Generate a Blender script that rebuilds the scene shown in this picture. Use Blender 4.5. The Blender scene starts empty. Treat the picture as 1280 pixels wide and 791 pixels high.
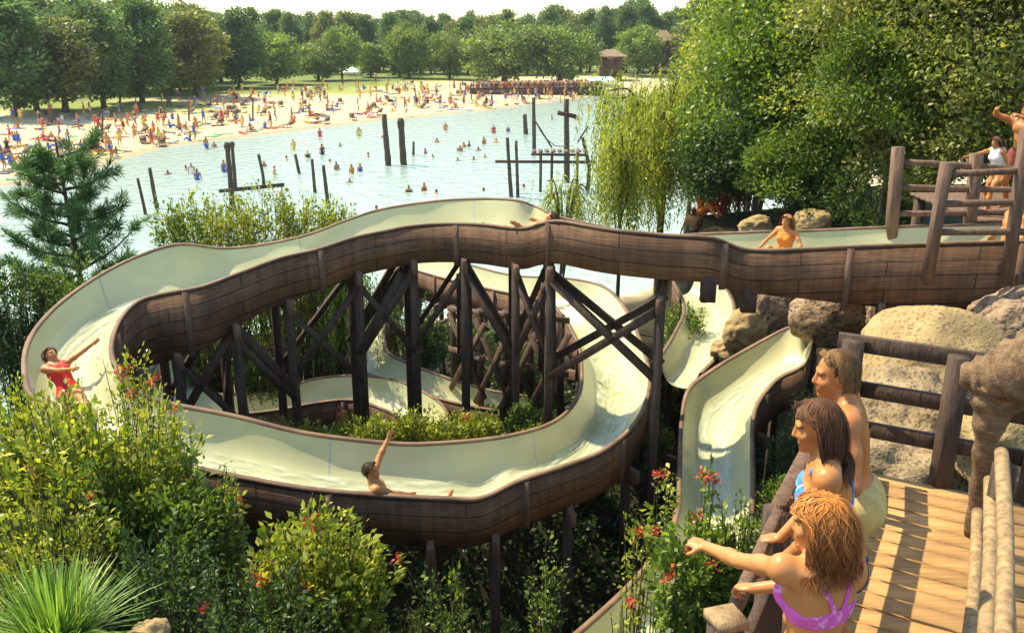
import bpy, math, random
import numpy as np
from mathutils import Vector, Matrix, noise as mnoise
R = math.radians
random.seed(7); RNG = np.random.default_rng(11)
scene = bpy.context.scene
COL = scene.collection

# ------------------------------------------------------------------ camera
CAMZ = 9.5; PITCH = R(17.5); FPX = 1108.0
cam_d = bpy.data.cameras.new('camera'); cam = bpy.data.objects.new('camera', cam_d); COL.objects.link(cam)
cam.location = (0, 0, CAMZ); cam.rotation_euler = (math.pi/2 - PITCH, 0, 0)
cam_d.sensor_fit = 'HORIZONTAL'; cam_d.sensor_width = 36.0; cam_d.lens = 36.0*FPX/1280
cam_d.clip_end = 3000; cam_d.clip_start = 0.05
scene.camera = cam
CP, SP = math.cos(PITCH), math.sin(PITCH)
def ray(px, py):
    u = (px-640)/FPX; v = -(py-395.5)/FPX
    return np.array([u, CP+v*SP, -SP+v*CP])
def P(px, py, z):                       # the place at height z that is seen there
    d = ray(px, py); t = (z-CAMZ)/d[2]; return np.array([0, 0, CAMZ])+d*t
def Q(px, py, y):                       # the place at distance y that is seen there
    d = ray(px, py); return np.array([0, 0, CAMZ])+d*(y/d[1])

# ------------------------------------------------------------------ materials
def new_mat(name):
    m = bpy.data.materials.new(name); m.use_nodes = True
    nt = m.node_tree; b = nt.nodes['Principled BSDF']; return m, nt, b
def c4(c): return (c[0], c[1], c[2], 1)
def noise_mat(name, c1, c2, scale=4, rough=0.7, bump=0.2, detail=6, coord='Object', stretch=(1, 1, 1), c3=None, scale3=30, spec=0.3, bscale=None):
    m, nt, b = new_mat(name); N = nt.nodes.new; L = nt.links.new
    tc = N('ShaderNodeTexCoord'); mp = N('ShaderNodeMapping'); mp.inputs['Scale'].default_value = stretch
    L(tc.outputs[coord], mp.inputs['Vector'])
    n = N('ShaderNodeTexNoise'); n.inputs['Scale'].default_value = scale; n.inputs['Detail'].default_value = detail
    n.inputs['Roughness'].default_value = 0.62
    L(mp.outputs[0], n.inputs['Vector'])
    rp = N('ShaderNodeValToRGB'); rp.color_ramp.elements[0].position = 0.32; rp.color_ramp.elements[1].position = 0.68
    rp.color_ramp.elements[0].color = c4(c1); rp.color_ramp.elements[1].color = c4(c2)
    L(n.outputs[0], rp.inputs[0]); out = rp.outputs[0]
    if c3 is not None:
        n3 = N('ShaderNodeTexNoise'); n3.inputs['Scale'].default_value = scale3; n3.inputs['Detail'].default_value = 3
        L(mp.outputs[0], n3.inputs['Vector'])
        r3 = N('ShaderNodeValToRGB'); r3.color_ramp.elements[0].position = 0.53; r3.color_ramp.elements[1].position = 0.63
        L(n3.outputs[0], r3.inputs[0])
        mx = N('ShaderNodeMix'); mx.data_type = 'RGBA'; L(r3.outputs[0], mx.inputs[0]); L(out, mx.inputs[6]); mx.inputs[7].default_value = c4(c3)
        out = mx.outputs[2]
    L(out, b.inputs['Base Color']); b.inputs['Roughness'].default_value = rough; b.inputs['Specular IOR Level'].default_value = spec
    if bump:
        nb = N('ShaderNodeTexNoise'); nb.inputs['Scale'].default_value = bscale or scale*4; nb.inputs['Detail'].default_value = 5
        L(mp.outputs[0], nb.inputs['Vector'])
        bp = N('ShaderNodeBump'); bp.inputs['Strength'].default_value = bump; bp.inputs['Distance'].default_value = 0.05
        L(nb.outputs[0], bp.inputs['Height']); L(bp.outputs[0], b.inputs['Normal'])
    return m
def attr_mat(name, rough=0.6, noise=0.12, nscale=20, bump=0.1, spec=0.3, sss=0.0):
    m, nt, b = new_mat(name); N = nt.nodes.new; L = nt.links.new
    a = N('ShaderNodeVertexColor'); a.layer_name = 'Col'
    tc = N('ShaderNodeTexCoord'); n = N('ShaderNodeTexNoise'); n.inputs['Scale'].default_value = nscale; n.inputs['Detail'].default_value = 5
    L(tc.outputs['Object'], n.inputs['Vector'])
    mr = N('ShaderNodeMapRange'); mr.inputs[1].default_value = .25; mr.inputs[2].default_value = .75
    mr.inputs[3].default_value = 1-noise; mr.inputs[4].default_value = 1+noise; L(n.outputs[0], mr.inputs[0])
    vm = N('ShaderNodeVectorMath'); vm.operation = 'SCALE'; L(a.outputs[0], vm.inputs[0]); L(mr.outputs[0], vm.inputs['Scale'])
    L(vm.outputs[0], b.inputs['Base Color']); b.inputs['Roughness'].default_value = rough; b.inputs['Specular IOR Level'].default_value = spec
    if sss:
        b.inputs['Subsurface Weight'].default_value = sss; b.inputs['Subsurface Radius'].default_value = (.02, .008, .004); b.inputs['Subsurface Scale'].default_value = .5
    if bump:
        bp = N('ShaderNodeBump'); bp.inputs['Strength'].default_value = bump; bp.inputs['Distance'].default_value = .02
        L(n.outputs[0], bp.inputs['Height']); L(bp.outputs[0], b.inputs['Normal'])
    return m
def leaf_mat(name, trans=0.42, gain=(1.25, 1.3, .6)):
    m, nt, b = new_mat(name); N = nt.nodes.new; L = nt.links.new
    a = N('ShaderNodeVertexColor'); a.layer_name = 'Col'
    L(a.outputs[0], b.inputs['Base Color']); b.inputs['Roughness'].default_value = .45; b.inputs['Specular IOR Level'].default_value = .35
    t = N('ShaderNodeBsdfTranslucent'); vm = N('ShaderNodeVectorMath'); vm.operation = 'MULTIPLY'; vm.inputs[1].default_value = gain
    L(a.outputs[0], vm.inputs[0]); L(vm.outputs[0], t.inputs[0])
    mx = N('ShaderNodeMixShader'); mx.inputs[0].default_value = trans
    L(b.outputs[0], mx.inputs[1]); L(t.outputs[0], mx.inputs[2]); L(mx.outputs[0], nt.nodes['Material Output'].inputs[0])
    return m
def board_mat(name, c1, c2, gap, bw=1.6, bh=.15, rough=.75):
    """horizontal boards over the UV (metres along, metres up)"""
    m, nt, b = new_mat(name); N = nt.nodes.new; L = nt.links.new
    uv = N('ShaderNodeUVMap'); uv.uv_map = 'UVMap'
    br = N('ShaderNodeTexBrick'); br.inputs['Scale'].default_value = 1; br.inputs['Brick Width'].default_value = bw; br.inputs['Row Height'].default_value = bh
    br.inputs['Mortar Size'].default_value = .010; br.inputs['Color1'].default_value = c4(c1); br.inputs['Color2'].default_value = c4(c2); br.inputs['Mortar'].default_value = c4(gap)
    br.inputs['Mortar Smooth'].default_value = .2; br.inputs['Bias'].default_value = 0
    L(uv.outputs[0], br.inputs['Vector'])
    mp = N('ShaderNodeMapping'); mp.inputs['Scale'].default_value = (1.5, 22, 1); L(uv.outputs[0], mp.inputs['Vector'])
    n = N('ShaderNodeTexNoise'); n.inputs['Scale'].default_value = 2; n.inputs['Detail'].default_value = 6; L(mp.outputs[0], n.inputs['Vector'])
    n2 = N('ShaderNodeTexNoise'); n2.inputs['Scale'].default_value = 1.6; n2.inputs['Detail'].default_value = 6; L(uv.outputs[0], n2.inputs['Vector'])
    ad = N('ShaderNodeMath'); ad.operation = 'MULTIPLY'; L(n.outputs[0], ad.inputs[0]); L(n2.outputs[0], ad.inputs[1])
    mr = N('ShaderNodeMapRange'); mr.inputs[1].default_value = .12; mr.inputs[2].default_value = .42; mr.inputs[3].default_value = .55; mr.inputs[4].default_value = 1.5
    L(ad.outputs[0], mr.inputs[0])
    mp4 = N('ShaderNodeMapping'); mp4.inputs['Scale'].default_value = (9, .7, 1); L(uv.outputs[0], mp4.inputs[0]); n4 = N('ShaderNodeTexNoise'); n4.inputs['Scale'].default_value = 1.3; n4.inputs['Detail'].default_value = 5; L(mp4.outputs[0], n4.inputs[0])
    mr4 = N('ShaderNodeMapRange'); mr4.inputs[1].default_value = .35; mr4.inputs[2].default_value = .62; mr4.inputs[3].default_value = .75; mr4.inputs[4].default_value = 1.08; L(n4.outputs[0], mr4.inputs[0])
    m5 = N('ShaderNodeMath'); m5.operation = 'MULTIPLY'; L(mr.outputs[0], m5.inputs[0]); L(mr4.outputs[0], m5.inputs[1])
    vm = N('ShaderNodeVectorMath'); vm.operation = 'SCALE'; L(br.outputs[0], vm.inputs[0]); L(m5.outputs[0], vm.inputs['Scale'])
    L(vm.outputs[0], b.inputs['Base Color']); b.inputs['Roughness'].default_value = rough; b.inputs['Specular IOR Level'].default_value = .25
    mm = N('ShaderNodeMath'); mm.operation = 'MULTIPLY_ADD'; mm.inputs[1].default_value = -.6; L(br.outputs['Fac'], mm.inputs[0]); L(n.outputs[0], mm.inputs[2])
    bp = N('ShaderNodeBump'); bp.inputs['Strength'].default_value = .6; bp.inputs['Distance'].default_value = .012
    L(mm.outputs[0], bp.inputs['Height']); L(bp.outputs[0], b.inputs['Normal'])
    return m

M = {}
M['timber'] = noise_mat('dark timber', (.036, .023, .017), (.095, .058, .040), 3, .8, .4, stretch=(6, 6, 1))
M['log'] = noise_mat('weathered log', (.17, .105, .05), (.40, .275, .14), 3, .8, .2, stretch=(7, 7, .8))
M['bark'] = noise_mat('bark', (.045, .032, .022), (.13, .095, .065), 4, .9, .6, stretch=(4, 4, 1))
M['drift'] = noise_mat('gnarled driftwood', (.085, .048, .026), (.25, .155, .085), 5, .85, .35, stretch=(1, 5, 5))
M['plank'] = board_mat('slide boards', (.165, .085, .046), (.115, .06, .034), (.05, .028, .018), 2.4, .2)
M['rock'] = noise_mat('speckled tan rock', (.25, .165, .07), (.42, .30, .135), 2.0, .9, .35, c3=(.20, .13, .065), scale3=20, bscale=20)
M['rock_red'] = noise_mat('brown rock', (.16, .10, .06), (.38, .26, .16), 2.5, .9, .7, c3=(.08, .055, .04), scale3=9, bscale=12)
M['rock_mid'] = noise_mat('dull tan rock', (.17, .115, .06), (.36, .26, .135), 2.2, .9, .5, c3=(.10, .07, .045), scale3=14, bscale=16)
M['white'] = noise_mat('white canvas', (.7, .7, .68), (.82, .82, .8), 3, .8, .1)
M['blue_canvas'] = noise_mat('pale blue canvas', (.35, .5, .62), (.5, .63, .72), 2, .8, .1)
M['leaf'] = leaf_mat('leaves')
M['pine'] = leaf_mat('needles', .2, (1.1, 1.2, .6))
M['far'] = leaf_mat('far leaves', .42, (1.4, 1.4, .6))
M['petal'] = leaf_mat('petals', .3, (1.2, .9, .8))
M['skin'] = attr_mat('skin', .40, .20, 7, .08, .3, .15)
M['cloth'] = attr_mat('swimwear', .7, .10, 60, .1, .2)
M['hair'] = attr_mat('hair', .6, .25, 40, .0, .15)
M['crowd'] = attr_mat('crowd figure', .6, .05, 8, 0)

# ------------------------------------------------------------------ objects
def tag(o, label=None, cat=None, group=None, kind=None):
    if label: o['label'] = label
    if cat: o['category'] = cat
    if group: o['group'] = group
    if kind: o['kind'] = kind
    return o
def empty(name, loc, label, cat, group=None, rz=0):
    o = bpy.data.objects.new(name, None); COL.objects.link(o); o.location = loc; o.rotation_euler = (0, 0, rz)
    o.empty_display_size = .2
    return tag(o, label, cat, group)
def wloc(o):
    v = np.zeros(3)
    while o is not None: v += np.array(o.location); o = o.parent
    return v
def link(name, me, mat, parent=None, smooth=True):
    o = bpy.data.objects.new(name, me); COL.objects.link(o)
    if mat is not None and not me.materials: me.materials.append(mat)
    if smooth and len(me.polygons): me.polygons.foreach_set('use_smooth', np.ones(len(me.polygons), bool))
    if parent is not None: o.parent = parent
    return o
def np_mesh(name, V, F, col=None, uv=None):
    V = np.asarray(V, np.float32); F = np.asarray(F, np.int32); k = F.shape[1]
    me = bpy.data.meshes.new(name); me.vertices.add(len(V)); me.vertices.foreach_set('co', V.ravel())
    me.loops.add(F.size); me.loops.foreach_set('vertex_index', F.ravel())
    me.polygons.add(len(F)); me.polygons.foreach_set('loop_start', np.arange(len(F), dtype=np.int32)*k)
    me.update(calc_edges=True)
    if col is not None:
        a = me.color_attributes.new('Col', 'FLOAT_COLOR', 'POINT'); c = np.ones((len(V), 4), np.float32); c[:, :3] = col
        a.data.foreach_set('color', c.ravel())
    if uv is not None:
        l = me.uv_layers.new(name='UVMap'); l.data.foreach_set('uv', np.asarray(uv, np.float32)[F.ravel()].ravel())
    return me
def copy_tree(o, parent=None, loc=None, rz=None, sc=None, label=None):
    c = o.copy(); COL.objects.link(c)
    if parent is not None: c.parent = parent
    if loc is not None: c.location = loc
    if rz is not None: c.rotation_euler = (0, 0, rz)
    if sc is not None: c.scale = sc if hasattr(sc, '__len__') else (sc,)*3
    if label: c['label'] = label
    for ch in list(o.children): copy_tree(ch, c)
    return c

class MB:
    """collects quads; several shapes of ONE part"""
    def __init__(s): s.V = []; s.F = []; s.UV = []; s.n = 0
    def add(s, V, F, UV=None):
        V = np.asarray(V, float); s.V.append(V); s.F.append(np.asarray(F)+s.n); s.n += len(V)
        s.UV.append(np.zeros((len(V), 2)) if UV is None else np.asarray(UV)); return s
    def box(s, c, size, rz=0, tilt=None):
        x, y, z = [v/2 for v in size]
        V = np.array([[-x,-y,-z],[x,-y,-z],[x,y,-z],[-x,y,-z],[-x,-y,z],[x,-y,z],[x,y,z],[-x,y,z]])
        m = np.array(Matrix.Rotation(rz, 3, 'Z') if tilt is None else tilt)
        V = V@m.T+np.asarray(c)
        return s.add(V, [[0,3,2,1],[4,5,6,7],[0,1,5,4],[1,2,6,5],[2,3,7,6],[3,0,4,7]])
    def bar(s, a, b, w, h):
        """square bar from a to b, edges slightly chamfered"""
        a = np.asarray(a, float); b = np.asarray(b, float); d = b-a; L = np.linalg.norm(d); d = d/L
        up = np.array([0, 0, 1.]) if abs(d[2]) < .95 else np.array([0, 1., 0])
        x = np.cross(d, up); x /= np.linalg.norm(x); y = np.cross(x, d)
        c = min(w, h)*.12
        pr = [(-w/2+c,-h/2),(w/2-c,-h/2),(w/2,-h/2+c),(w/2,h/2-c),(w/2-c,h/2),(-w/2+c,h/2),(-w/2,h/2-c),(-w/2,-h/2+c)]
        V = [a+x*p[0]+y*p[1] for p in pr]+[b+x*p[0]+y*p[1] for p in pr]
        F = [[i, (i+1)%8, 8+(i+1)%8, 8+i] for i in range(8)]
        F += [[7,2,1,0],[7,6,3,2],[6,5,4,3]]+[[8,9,10,15],[15,10,11,14],[14,11,12,13]]
        return s.add(V, F)
    def tube(s, pts, rad, n=8, rough=0.0, cap=True):
        pts = np.asarray(pts, float); m = len(pts); rad = np.broadcast_to(np.asarray(rad, float), (m,))
        T = np.gradient(pts, axis=0); T /= np.linalg.norm(T, axis=1)[:, None]+1e-9
        ref = np.array([0, 0, 1.]) if abs(T[0][2]) < .9 else np.array([1., 0, 0])
        x = np.cross(T[0], ref); x /= np.linalg.norm(x); V = []
        for i in range(m):
            x = x-T[i]*np.dot(x, T[i]); x /= np.linalg.norm(x)+1e-9; y = np.cross(T[i], x)
            for k in range(n):
                a = 2*math.pi*k/n; r = rad[i]*(1+rough*random.uniform(-1, 1)); V.append(pts[i]+(x*math.cos(a)+y*math.sin(a))*r)
        F = [[i*n+k, i*n+(k+1)%n, (i+1)*n+(k+1)%n, (i+1)*n+k] for i in range(m-1) for k in range(n)]
        if cap:
            for b_, e in ((0, 0), (m-1, 1)):
                V.append(pts[b_]); ci = len(V)-1
                for k in range(0, n, 2):
                    q = [ci, b_*n+k, b_*n+(k+1)%n, b_*n+(k+2)%n]; F.append(q if e else [q[0], q[3], q[2], q[1]])
        return s.add(V, F)
    def build(s, name, mat, parent=None, smooth=False, col=None, bevel=0):
        V = np.concatenate(s.V); F = np.concatenate(s.F)
        if parent is not None: V = V-wloc(parent)
        c = None if col is None else np.broadcast_to(np.asarray(col, float), (len(V), 3))
        me = np_mesh(name, V, F, c, np.concatenate(s.UV))
        return link(name, me, mat, parent, smooth)

def catmull(pts, sub):
    p = np.asarray(pts, float); p = np.vstack([2*p[0]-p[1], p, 2*p[-1]-p[-2]]); out = []
    for i in range(1, len(p)-2):
        for k in range(sub):
            t = k/sub; a, b, c, d = p[i-1:i+3]
            out.append(.5*((2*b)+(-a+c)*t+(2*a-5*b+4*c-d)*t*t+(-a+3*b-3*c+d)*t**3))
    out.append(p[-2]); return np.array(out)

# ------------------------------------------------------------------ terrain
def sst(x): x = np.clip(x, 0, 1); return x*x*(3-2*x)
shore_px = [(-60,236),(60,228),(112,214),(150,200),(200,186),(260,177),(320,170),(400,160),(470,152),(540,145),(610,138),(680,129),(735,121),(790,116)]
LAKE = [tuple(P(x, y, 0)[:2]) for x, y in shore_px]
LAKE += [(40, 150), (30, 90), (22, 60), (12, 42), (5, 33), (-3, 29.5), (-7, 27), (-10, 20), (-12, 16.5), (-18, 14), (-40, 12), (-70, 30)]
LAKE = np.array(LAKE)
def lake_sd(x, y):
    """positive outside the lake, negative inside"""
    x = np.asarray(x, float); y = np.asarray(y, float); best = np.full(x.shape, 1e9); ins = np.zeros(x.shape, bool)
    n = len(LAKE)
    for i in range(n):
        a = LAKE[i]; b = LAKE[(i+1)%n]; e = b-a
        t = np.clip(((x-a[0])*e[0]+(y-a[1])*e[1])/(e@e), 0, 1)
        best = np.minimum(best, np.hypot(x-a[0]-t*e[0], y-a[1]-t*e[1]))
        ins ^= ((a[1] > y) != (b[1] > y)) & (x < (b[0]-a[0])*(y-a[1])/(b[1]-a[1]+1e-12)+a[0])
    return np.where(ins, -best, best)
def fbm(x, y): return (np.sin(x*1.3+.7*np.sin(y*.9))*np.cos(y*1.1+.5)+.5*np.sin(x*2.9+1)*np.cos(y*3.3+x)+.25*np.sin(x*6.1+y*2)*np.cos(y*5.7))/1.75
def height(x, y):
    x = np.asarray(x, float); y = np.asarray(y, float); sd = lake_sd(x, y)
    far = np.where(sd > 0, .05+.028*np.minimum(sd, 40), np.maximum(-.10*-sd, -1.6))
    near = 1.35+.12*fbm(x, y)
    near = near-.75*np.exp(-(((x-2.2)/2.0)**4+((y-10.8)/2.5)**4))
    hs = 6.0-(y-2)*.86; near = np.maximum(near, np.minimum(hs, 6.2))
    near = np.maximum(near, 3.0*np.exp(-(((x+1.8)/4.2)**4+((y-13.0)/2.6)**4))+.1*fbm(x*2, y*2))
    near = np.maximum(near, 1.9*np.exp(-(((x+1)/7)**4+((y-17.5)/4.5)**4)))
    near = np.maximum(near, 4.9*np.exp(-(((x-5.6)/2.6)**4+((y-8.3)/2.9)**4)))
    near = np.maximum(near, 4.7*sst((x-4.9)/2.2)*sst((y-8)/3)*sst((40-y)/10))
    near = np.maximum(near, 4.7*sst((x-3.6-.02*y)/1.3)*sst((y-20)/2.5)*sst((38-y)/9))
    near = np.maximum(near, near+1.2*np.exp(-(((x+2.6)/1.0)**2+((y-4.2)/.8)**2)))
    w = sst(sd/8)*sst((60-y)/25)
    return far*(1-w)+np.maximum(near, far)*w
def H(x, y): return float(height(np.array([x]), np.array([y]))[0])

def build_ground():
    s = np.linspace(-1, 1, 300); xs = 420*np.sign(s)*(np.expm1(4.6*np.abs(s))/np.expm1(4.6))
    t = np.linspace(0, 1, 340); ys = -14+660*(np.expm1(4.4*t)/np.expm1(4.4))
    X, Y = np.meshgrid(xs, ys, indexing='ij'); Z = height(X.ravel(), Y.ravel()).reshape(X.shape)
    sd = lake_sd(X.ravel(), Y.ravel()).reshape(X.shape)
    V = np.stack([X, Y, Z], -1).reshape(-1, 3); ny = len(ys)
    i, j = np.meshgrid(np.arange(len(xs)-1), np.arange(ny-1), indexing='ij'); a = (i*ny+j).ravel()
    F = np.stack([a, a+ny, a+ny+1, a+1], -1)
    sand = np.array([.50, .405, .25]); soil = np.array([.036, .031, .018]); grass = np.array([.22, .26, .06]); wood = np.array([.15, .18, .05])
    c = np.empty(V.shape); c[:] = sand
    nearw = sst((50-V[:, 1])/12)*sst((sd.ravel()+1)/3)
    wet = np.exp(-((sd.ravel()-.4)/1.3)**2)*(V[:, 1] > 45); c = c*(1-.35*wet[:, None])
    c = c*(1-nearw[:, None])+soil*nearw[:, None]
    gl = np.zeros(len(V))
    for px, py, rx, ry in ((300,113,26,14),(245,116,20,12),(390,108,20,10),(470,100,24,10),(120,135,16,8)):
        q = P(px, py, .9); gl = np.maximum(gl, sst(1.5-np.hypot((V[:,0]-q[0])/rx, (V[:,1]-q[1])/ry)+.35*fbm(V[:,0]*.25, V[:,1]*.25)))
    c = c*(1-gl[:, None])+grass*gl[:, None]
    fw = sst((sd.ravel()-34)/14)*sst((V[:,1]-60)/20); c = c*(1-fw[:, None])+wood*fw[:, None]
    bed = sst((-sd.ravel()-3)/14)
    c = c*(1-bed[:, None])+np.array([.42, .50, .42])*bed[:, None]
    me = np_mesh('ground', V, F, c); tag(link('ground', me, attr_mat('ground', .95, .25, 1.7, .6, .1)), kind='structure')
build_ground()
def build_lake():
    m, nt, b = new_mat('lake water'); N = nt.nodes.new; L = nt.links.new
    b.inputs['Base Color'].default_value = (.38, .50, .44, 1); b.inputs['Roughness'].default_value = .12; b.inputs['IOR'].default_value = 1.33
    b.inputs['Alpha'].default_value = .8
    tc = N('ShaderNodeTexCoord'); mp = N('ShaderNodeMapping'); mp.inputs['Scale'].default_value = (1, .6, 1); L(tc.outputs['Object'], mp.inputs[0])
    n = N('ShaderNodeTexNoise'); n.inputs['Scale'].default_value = 1.3; n.inputs['Detail'].default_value = 5; L(mp.outputs[0], n.inputs[0])
    bp = N('ShaderNodeBump'); bp.inputs['Strength'].default_value = .9; bp.inputs['Distance'].default_value = .25; L(n.outputs[0], bp.inputs['Height']); L(bp.outputs[0], b.inputs['Normal'])
    V = [(-140, 8, 0), (70, 8, 0), (70, 190, 0), (-140, 190, 0)]
    tag(link('lake_water', np_mesh('lake_water', V, [[0, 1, 2, 3]]), m), kind='structure')
build_lake()

# ------------------------------------------------------------------ world and sun
TO_SUN = np.array([-.50, .30, .86]); TO_SUN /= np.linalg.norm(TO_SUN)
EL = math.asin(TO_SUN[2]); AZ = math.atan2(TO_SUN[0], TO_SUN[1])
w = bpy.data.worlds.new('World'); scene.world = w; w.use_nodes = True; nt = w.node_tree
sky = nt.nodes.new('ShaderNodeTexSky'); sky.sky_type = 'NISHITA'; sky.sun_disc = False; sky.sun_elevation = EL; sky.sun_rotation = AZ
sky.air_density = 1.2; sky.dust_density = .6; sky.ozone_density = 1.5
bg = nt.nodes['Background']; nt.links.new(sky.outputs[0], bg.inputs[0]); bg.inputs[1].default_value = .15
sd_ = bpy.data.lights.new('sun', 'SUN'); sun = bpy.data.objects.new('sun', sd_); COL.objects.link(sun)
sd_.energy = 4.1; sd_.angle = R(.5); sd_.color = (1, .90, .70)
sun.rotation_euler = Vector(-TO_SUN).to_track_quat('-Z', 'Y').to_euler(); sun.location = (-20, 20, 40)
vs = scene.view_settings; vs.view_transform = 'Standard'; vs.look = 'None'; vs.gamma = 1; vs.exposure = 1.15; vs.use_white_balance = True; vs.white_balance_temperature = 7000; vs.white_balance_tint = 6
scene.display_settings.display_device = 'sRGB'
try:
    scene.cycles.max_bounces = 6; scene.cycles.transparent_max_bounces = 6; scene.cycles.use_denoising = True
except Exception: pass


# ------------------------------------------------------------------ the air
hz = MB().box((0, 316, 12), (880, 690, 32)).build('haze', None); hm = bpy.data.materials.new('haze'); hm.use_nodes = True; hn = hm.node_tree
hn.nodes.remove(hn.nodes['Principled BSDF']); pv = hn.nodes.new('ShaderNodeVolumePrincipled'); pv.inputs['Color'].default_value = (.84, .92, .95, 1); pv.inputs['Density'].default_value = .00018; pv.inputs['Anisotropy'].default_value = .2
hn.links.new(pv.outputs[0], hn.nodes['Material Output'].inputs['Volume']); hz.data.materials.append(hm); tag(hz, kind='stuff')
# ------------------------------------------------------------------ water slides
def fibre_mat():
    m, nt, b = new_mat('slide fibreglass'); N = nt.nodes.new; L = nt.links.new
    uv = N('ShaderNodeUVMap'); uv.uv_map = 'UVMap'
    mp = N('ShaderNodeMapping'); mp.inputs['Scale'].default_value = (.5, 2.2, 1); L(uv.outputs[0], mp.inputs[0])
    n = N('ShaderNodeTexNoise'); n.inputs['Scale'].default_value = 1.5; n.inputs['Detail'].default_value = 7; L(mp.outputs[0], n.inputs[0])
    rp = N('ShaderNodeValToRGB'); e = rp.color_ramp.elements; e[0].position = .3; e[0].color = (.37, .375, .195, 1); e[1].position = .66; e[1].color = (.53, .50, .285, 1)
    L(n.outputs[0], rp.inputs[0])
    # joint lines between the moulded lengths
    sx = N('ShaderNodeSeparateXYZ'); L(uv.outputs[0], sx.inputs[0])
    md = N('ShaderNodeMath'); md.operation = 'PINGPONG'; md.inputs[1].default_value = 1.5; L(sx.outputs[0], md.inputs[0])
    lt = N('ShaderNodeMath'); lt.operation = 'LESS_THAN'; lt.inputs[1].default_value = .012; L(md.outputs[0], lt.inputs[0])
    mx = N('ShaderNodeMix'); mx.data_type = 'RGBA'; L(lt.outputs[0], mx.inputs[0]); L(rp.outputs[0], mx.inputs[6]); mx.inputs[7].default_value = (.33, .35, .26, 1)
    L(mx.outputs[2], b.inputs['Base Color']); b.inputs['Roughness'].default_value = .28; b.inputs['Specular IOR Level'].default_value = .5
    n2 = N('ShaderNodeTexNoise'); n2.inputs['Scale'].default_value = 5; L(uv.outputs[0], n2.inputs[0])
    bp = N('ShaderNodeBump'); bp.inputs['Strength'].default_value = .12; bp.inputs['Distance'].default_value = .03; L(n2.outputs[0], bp.inputs['Height']); L(bp.outputs[0], b.inputs['Normal'])
    return m
def flow_mat():
    m, nt, b = new_mat('running water'); N = nt.nodes.new; L = nt.links.new
    uv = N('ShaderNodeUVMap'); uv.uv_map = 'UVMap'
    mp = N('ShaderNodeMapping'); mp.inputs['Scale'].default_value = (1.2, 5, 1); L(uv.outputs[0], mp.inputs[0])
    n = N('ShaderNodeTexNoise'); n.inputs['Scale'].default_value = 2.2; n.inputs['Detail'].default_value = 6; n.inputs['Distortion'].default_value = .6; L(mp.outputs[0], n.inputs[0])
    rp = N('ShaderNodeValToRGB'); e = rp.color_ramp.elements; e[0].position = .42; e[0].color = (.46, .51, .37, 1); e[1].position = .70; e[1].color = (.66, .68, .56, 1)
    L(n.outputs[0], rp.inputs[0]); L(rp.outputs[0], b.inputs['Base Color'])
    mr = N('ShaderNodeMapRange'); mr.inputs[1].default_value = .42; mr.inputs[2].default_value = .68; mr.inputs[3].default_value = .10; mr.inputs[4].default_value = .6
    L(n.outputs[0], mr.inputs[0]); L(mr.outputs[0], b.inputs['Alpha'])
    b.inputs['Roughness'].default_value = .08; b.inputs['IOR'].default_value = 1.33
    bp = N('ShaderNodeBump'); bp.inputs['Strength'].default_value = .5; bp.inputs['Distance'].default_value = .03; L(n.outputs[0], bp.inputs['Height']); L(bp.outputs[0], b.inputs['Normal'])
    return m
M['fibre'] = fibre_mat(); M['flow'] = flow_mat()
M['rim'] = noise_mat('slide edge cap', (.10, .055, .035), (.24, .15, .09), 2, .7, .2)
M['timber_lit'] = noise_mat('brown timber', (.09, .05, .034), (.19, .115, .075), 3, .8, .4, stretch=(6, 6, 1))  # lighter copy of the dark timber, a sunlit tone put into its colour

def stations(L):
    a = []; b = []; h = []
    for s in L:
        ix, iy, iz, ox, oy, oz = s[:6]
        pi = P(ix, iy, iz)
        if ox is None: po = None
        else: po = P(ox, oy, oz)
        a.append(pi); b.append((po, oz)); h.append(s[6] if len(s) > 6 else .62)
    a = np.array(a); T = np.gradient(a, axis=0); T[:, 2] = 0; T /= np.linalg.norm(T, axis=1)[:, None]
    out = []
    for k, (po, oz) in enumerate(b):
        if po is None:
            nrm = np.array([T[k][1], -T[k][0], 0])        # right of travel = outside of the loop
            po = a[k]+nrm*1.25; po[2] = oz
        out.append(po)
    return a, np.array(out), np.array(h)

def ribbon(mb, A, B, u):
    """quads between two polylines"""
    n = len(A); V = np.vstack([A, B]); F = [[i, i+1, n+i+1, n+i] for i in range(n-1)]
    mb.add(V, F, None); return mb
def sweep(mb, secs, u, vv, closed=True, caps=True):
    """secs: list over the path of (k,3) section points"""
    S = np.array(secs); n, k, _ = S.shape; V = S.reshape(-1, 3); F = []
    for i in range(n-1):
        for j in range(k if closed else k-1):
            F.append([i*k+j, i*k+(j+1)%k, (i+1)*k+(j+1)%k, (i+1)*k+j])
    UV = np.stack([np.repeat(u, k), np.tile(vv, n) if np.ndim(vv) == 1 else np.asarray(vv).ravel()], -1)
    if closed and caps and k == 4: F += [[0, 3, 2, 1], [(n-1)*k, (n-1)*k+1, (n-1)*k+2, (n-1)*k+3]]
    mb.add(V, F, UV)

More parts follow.
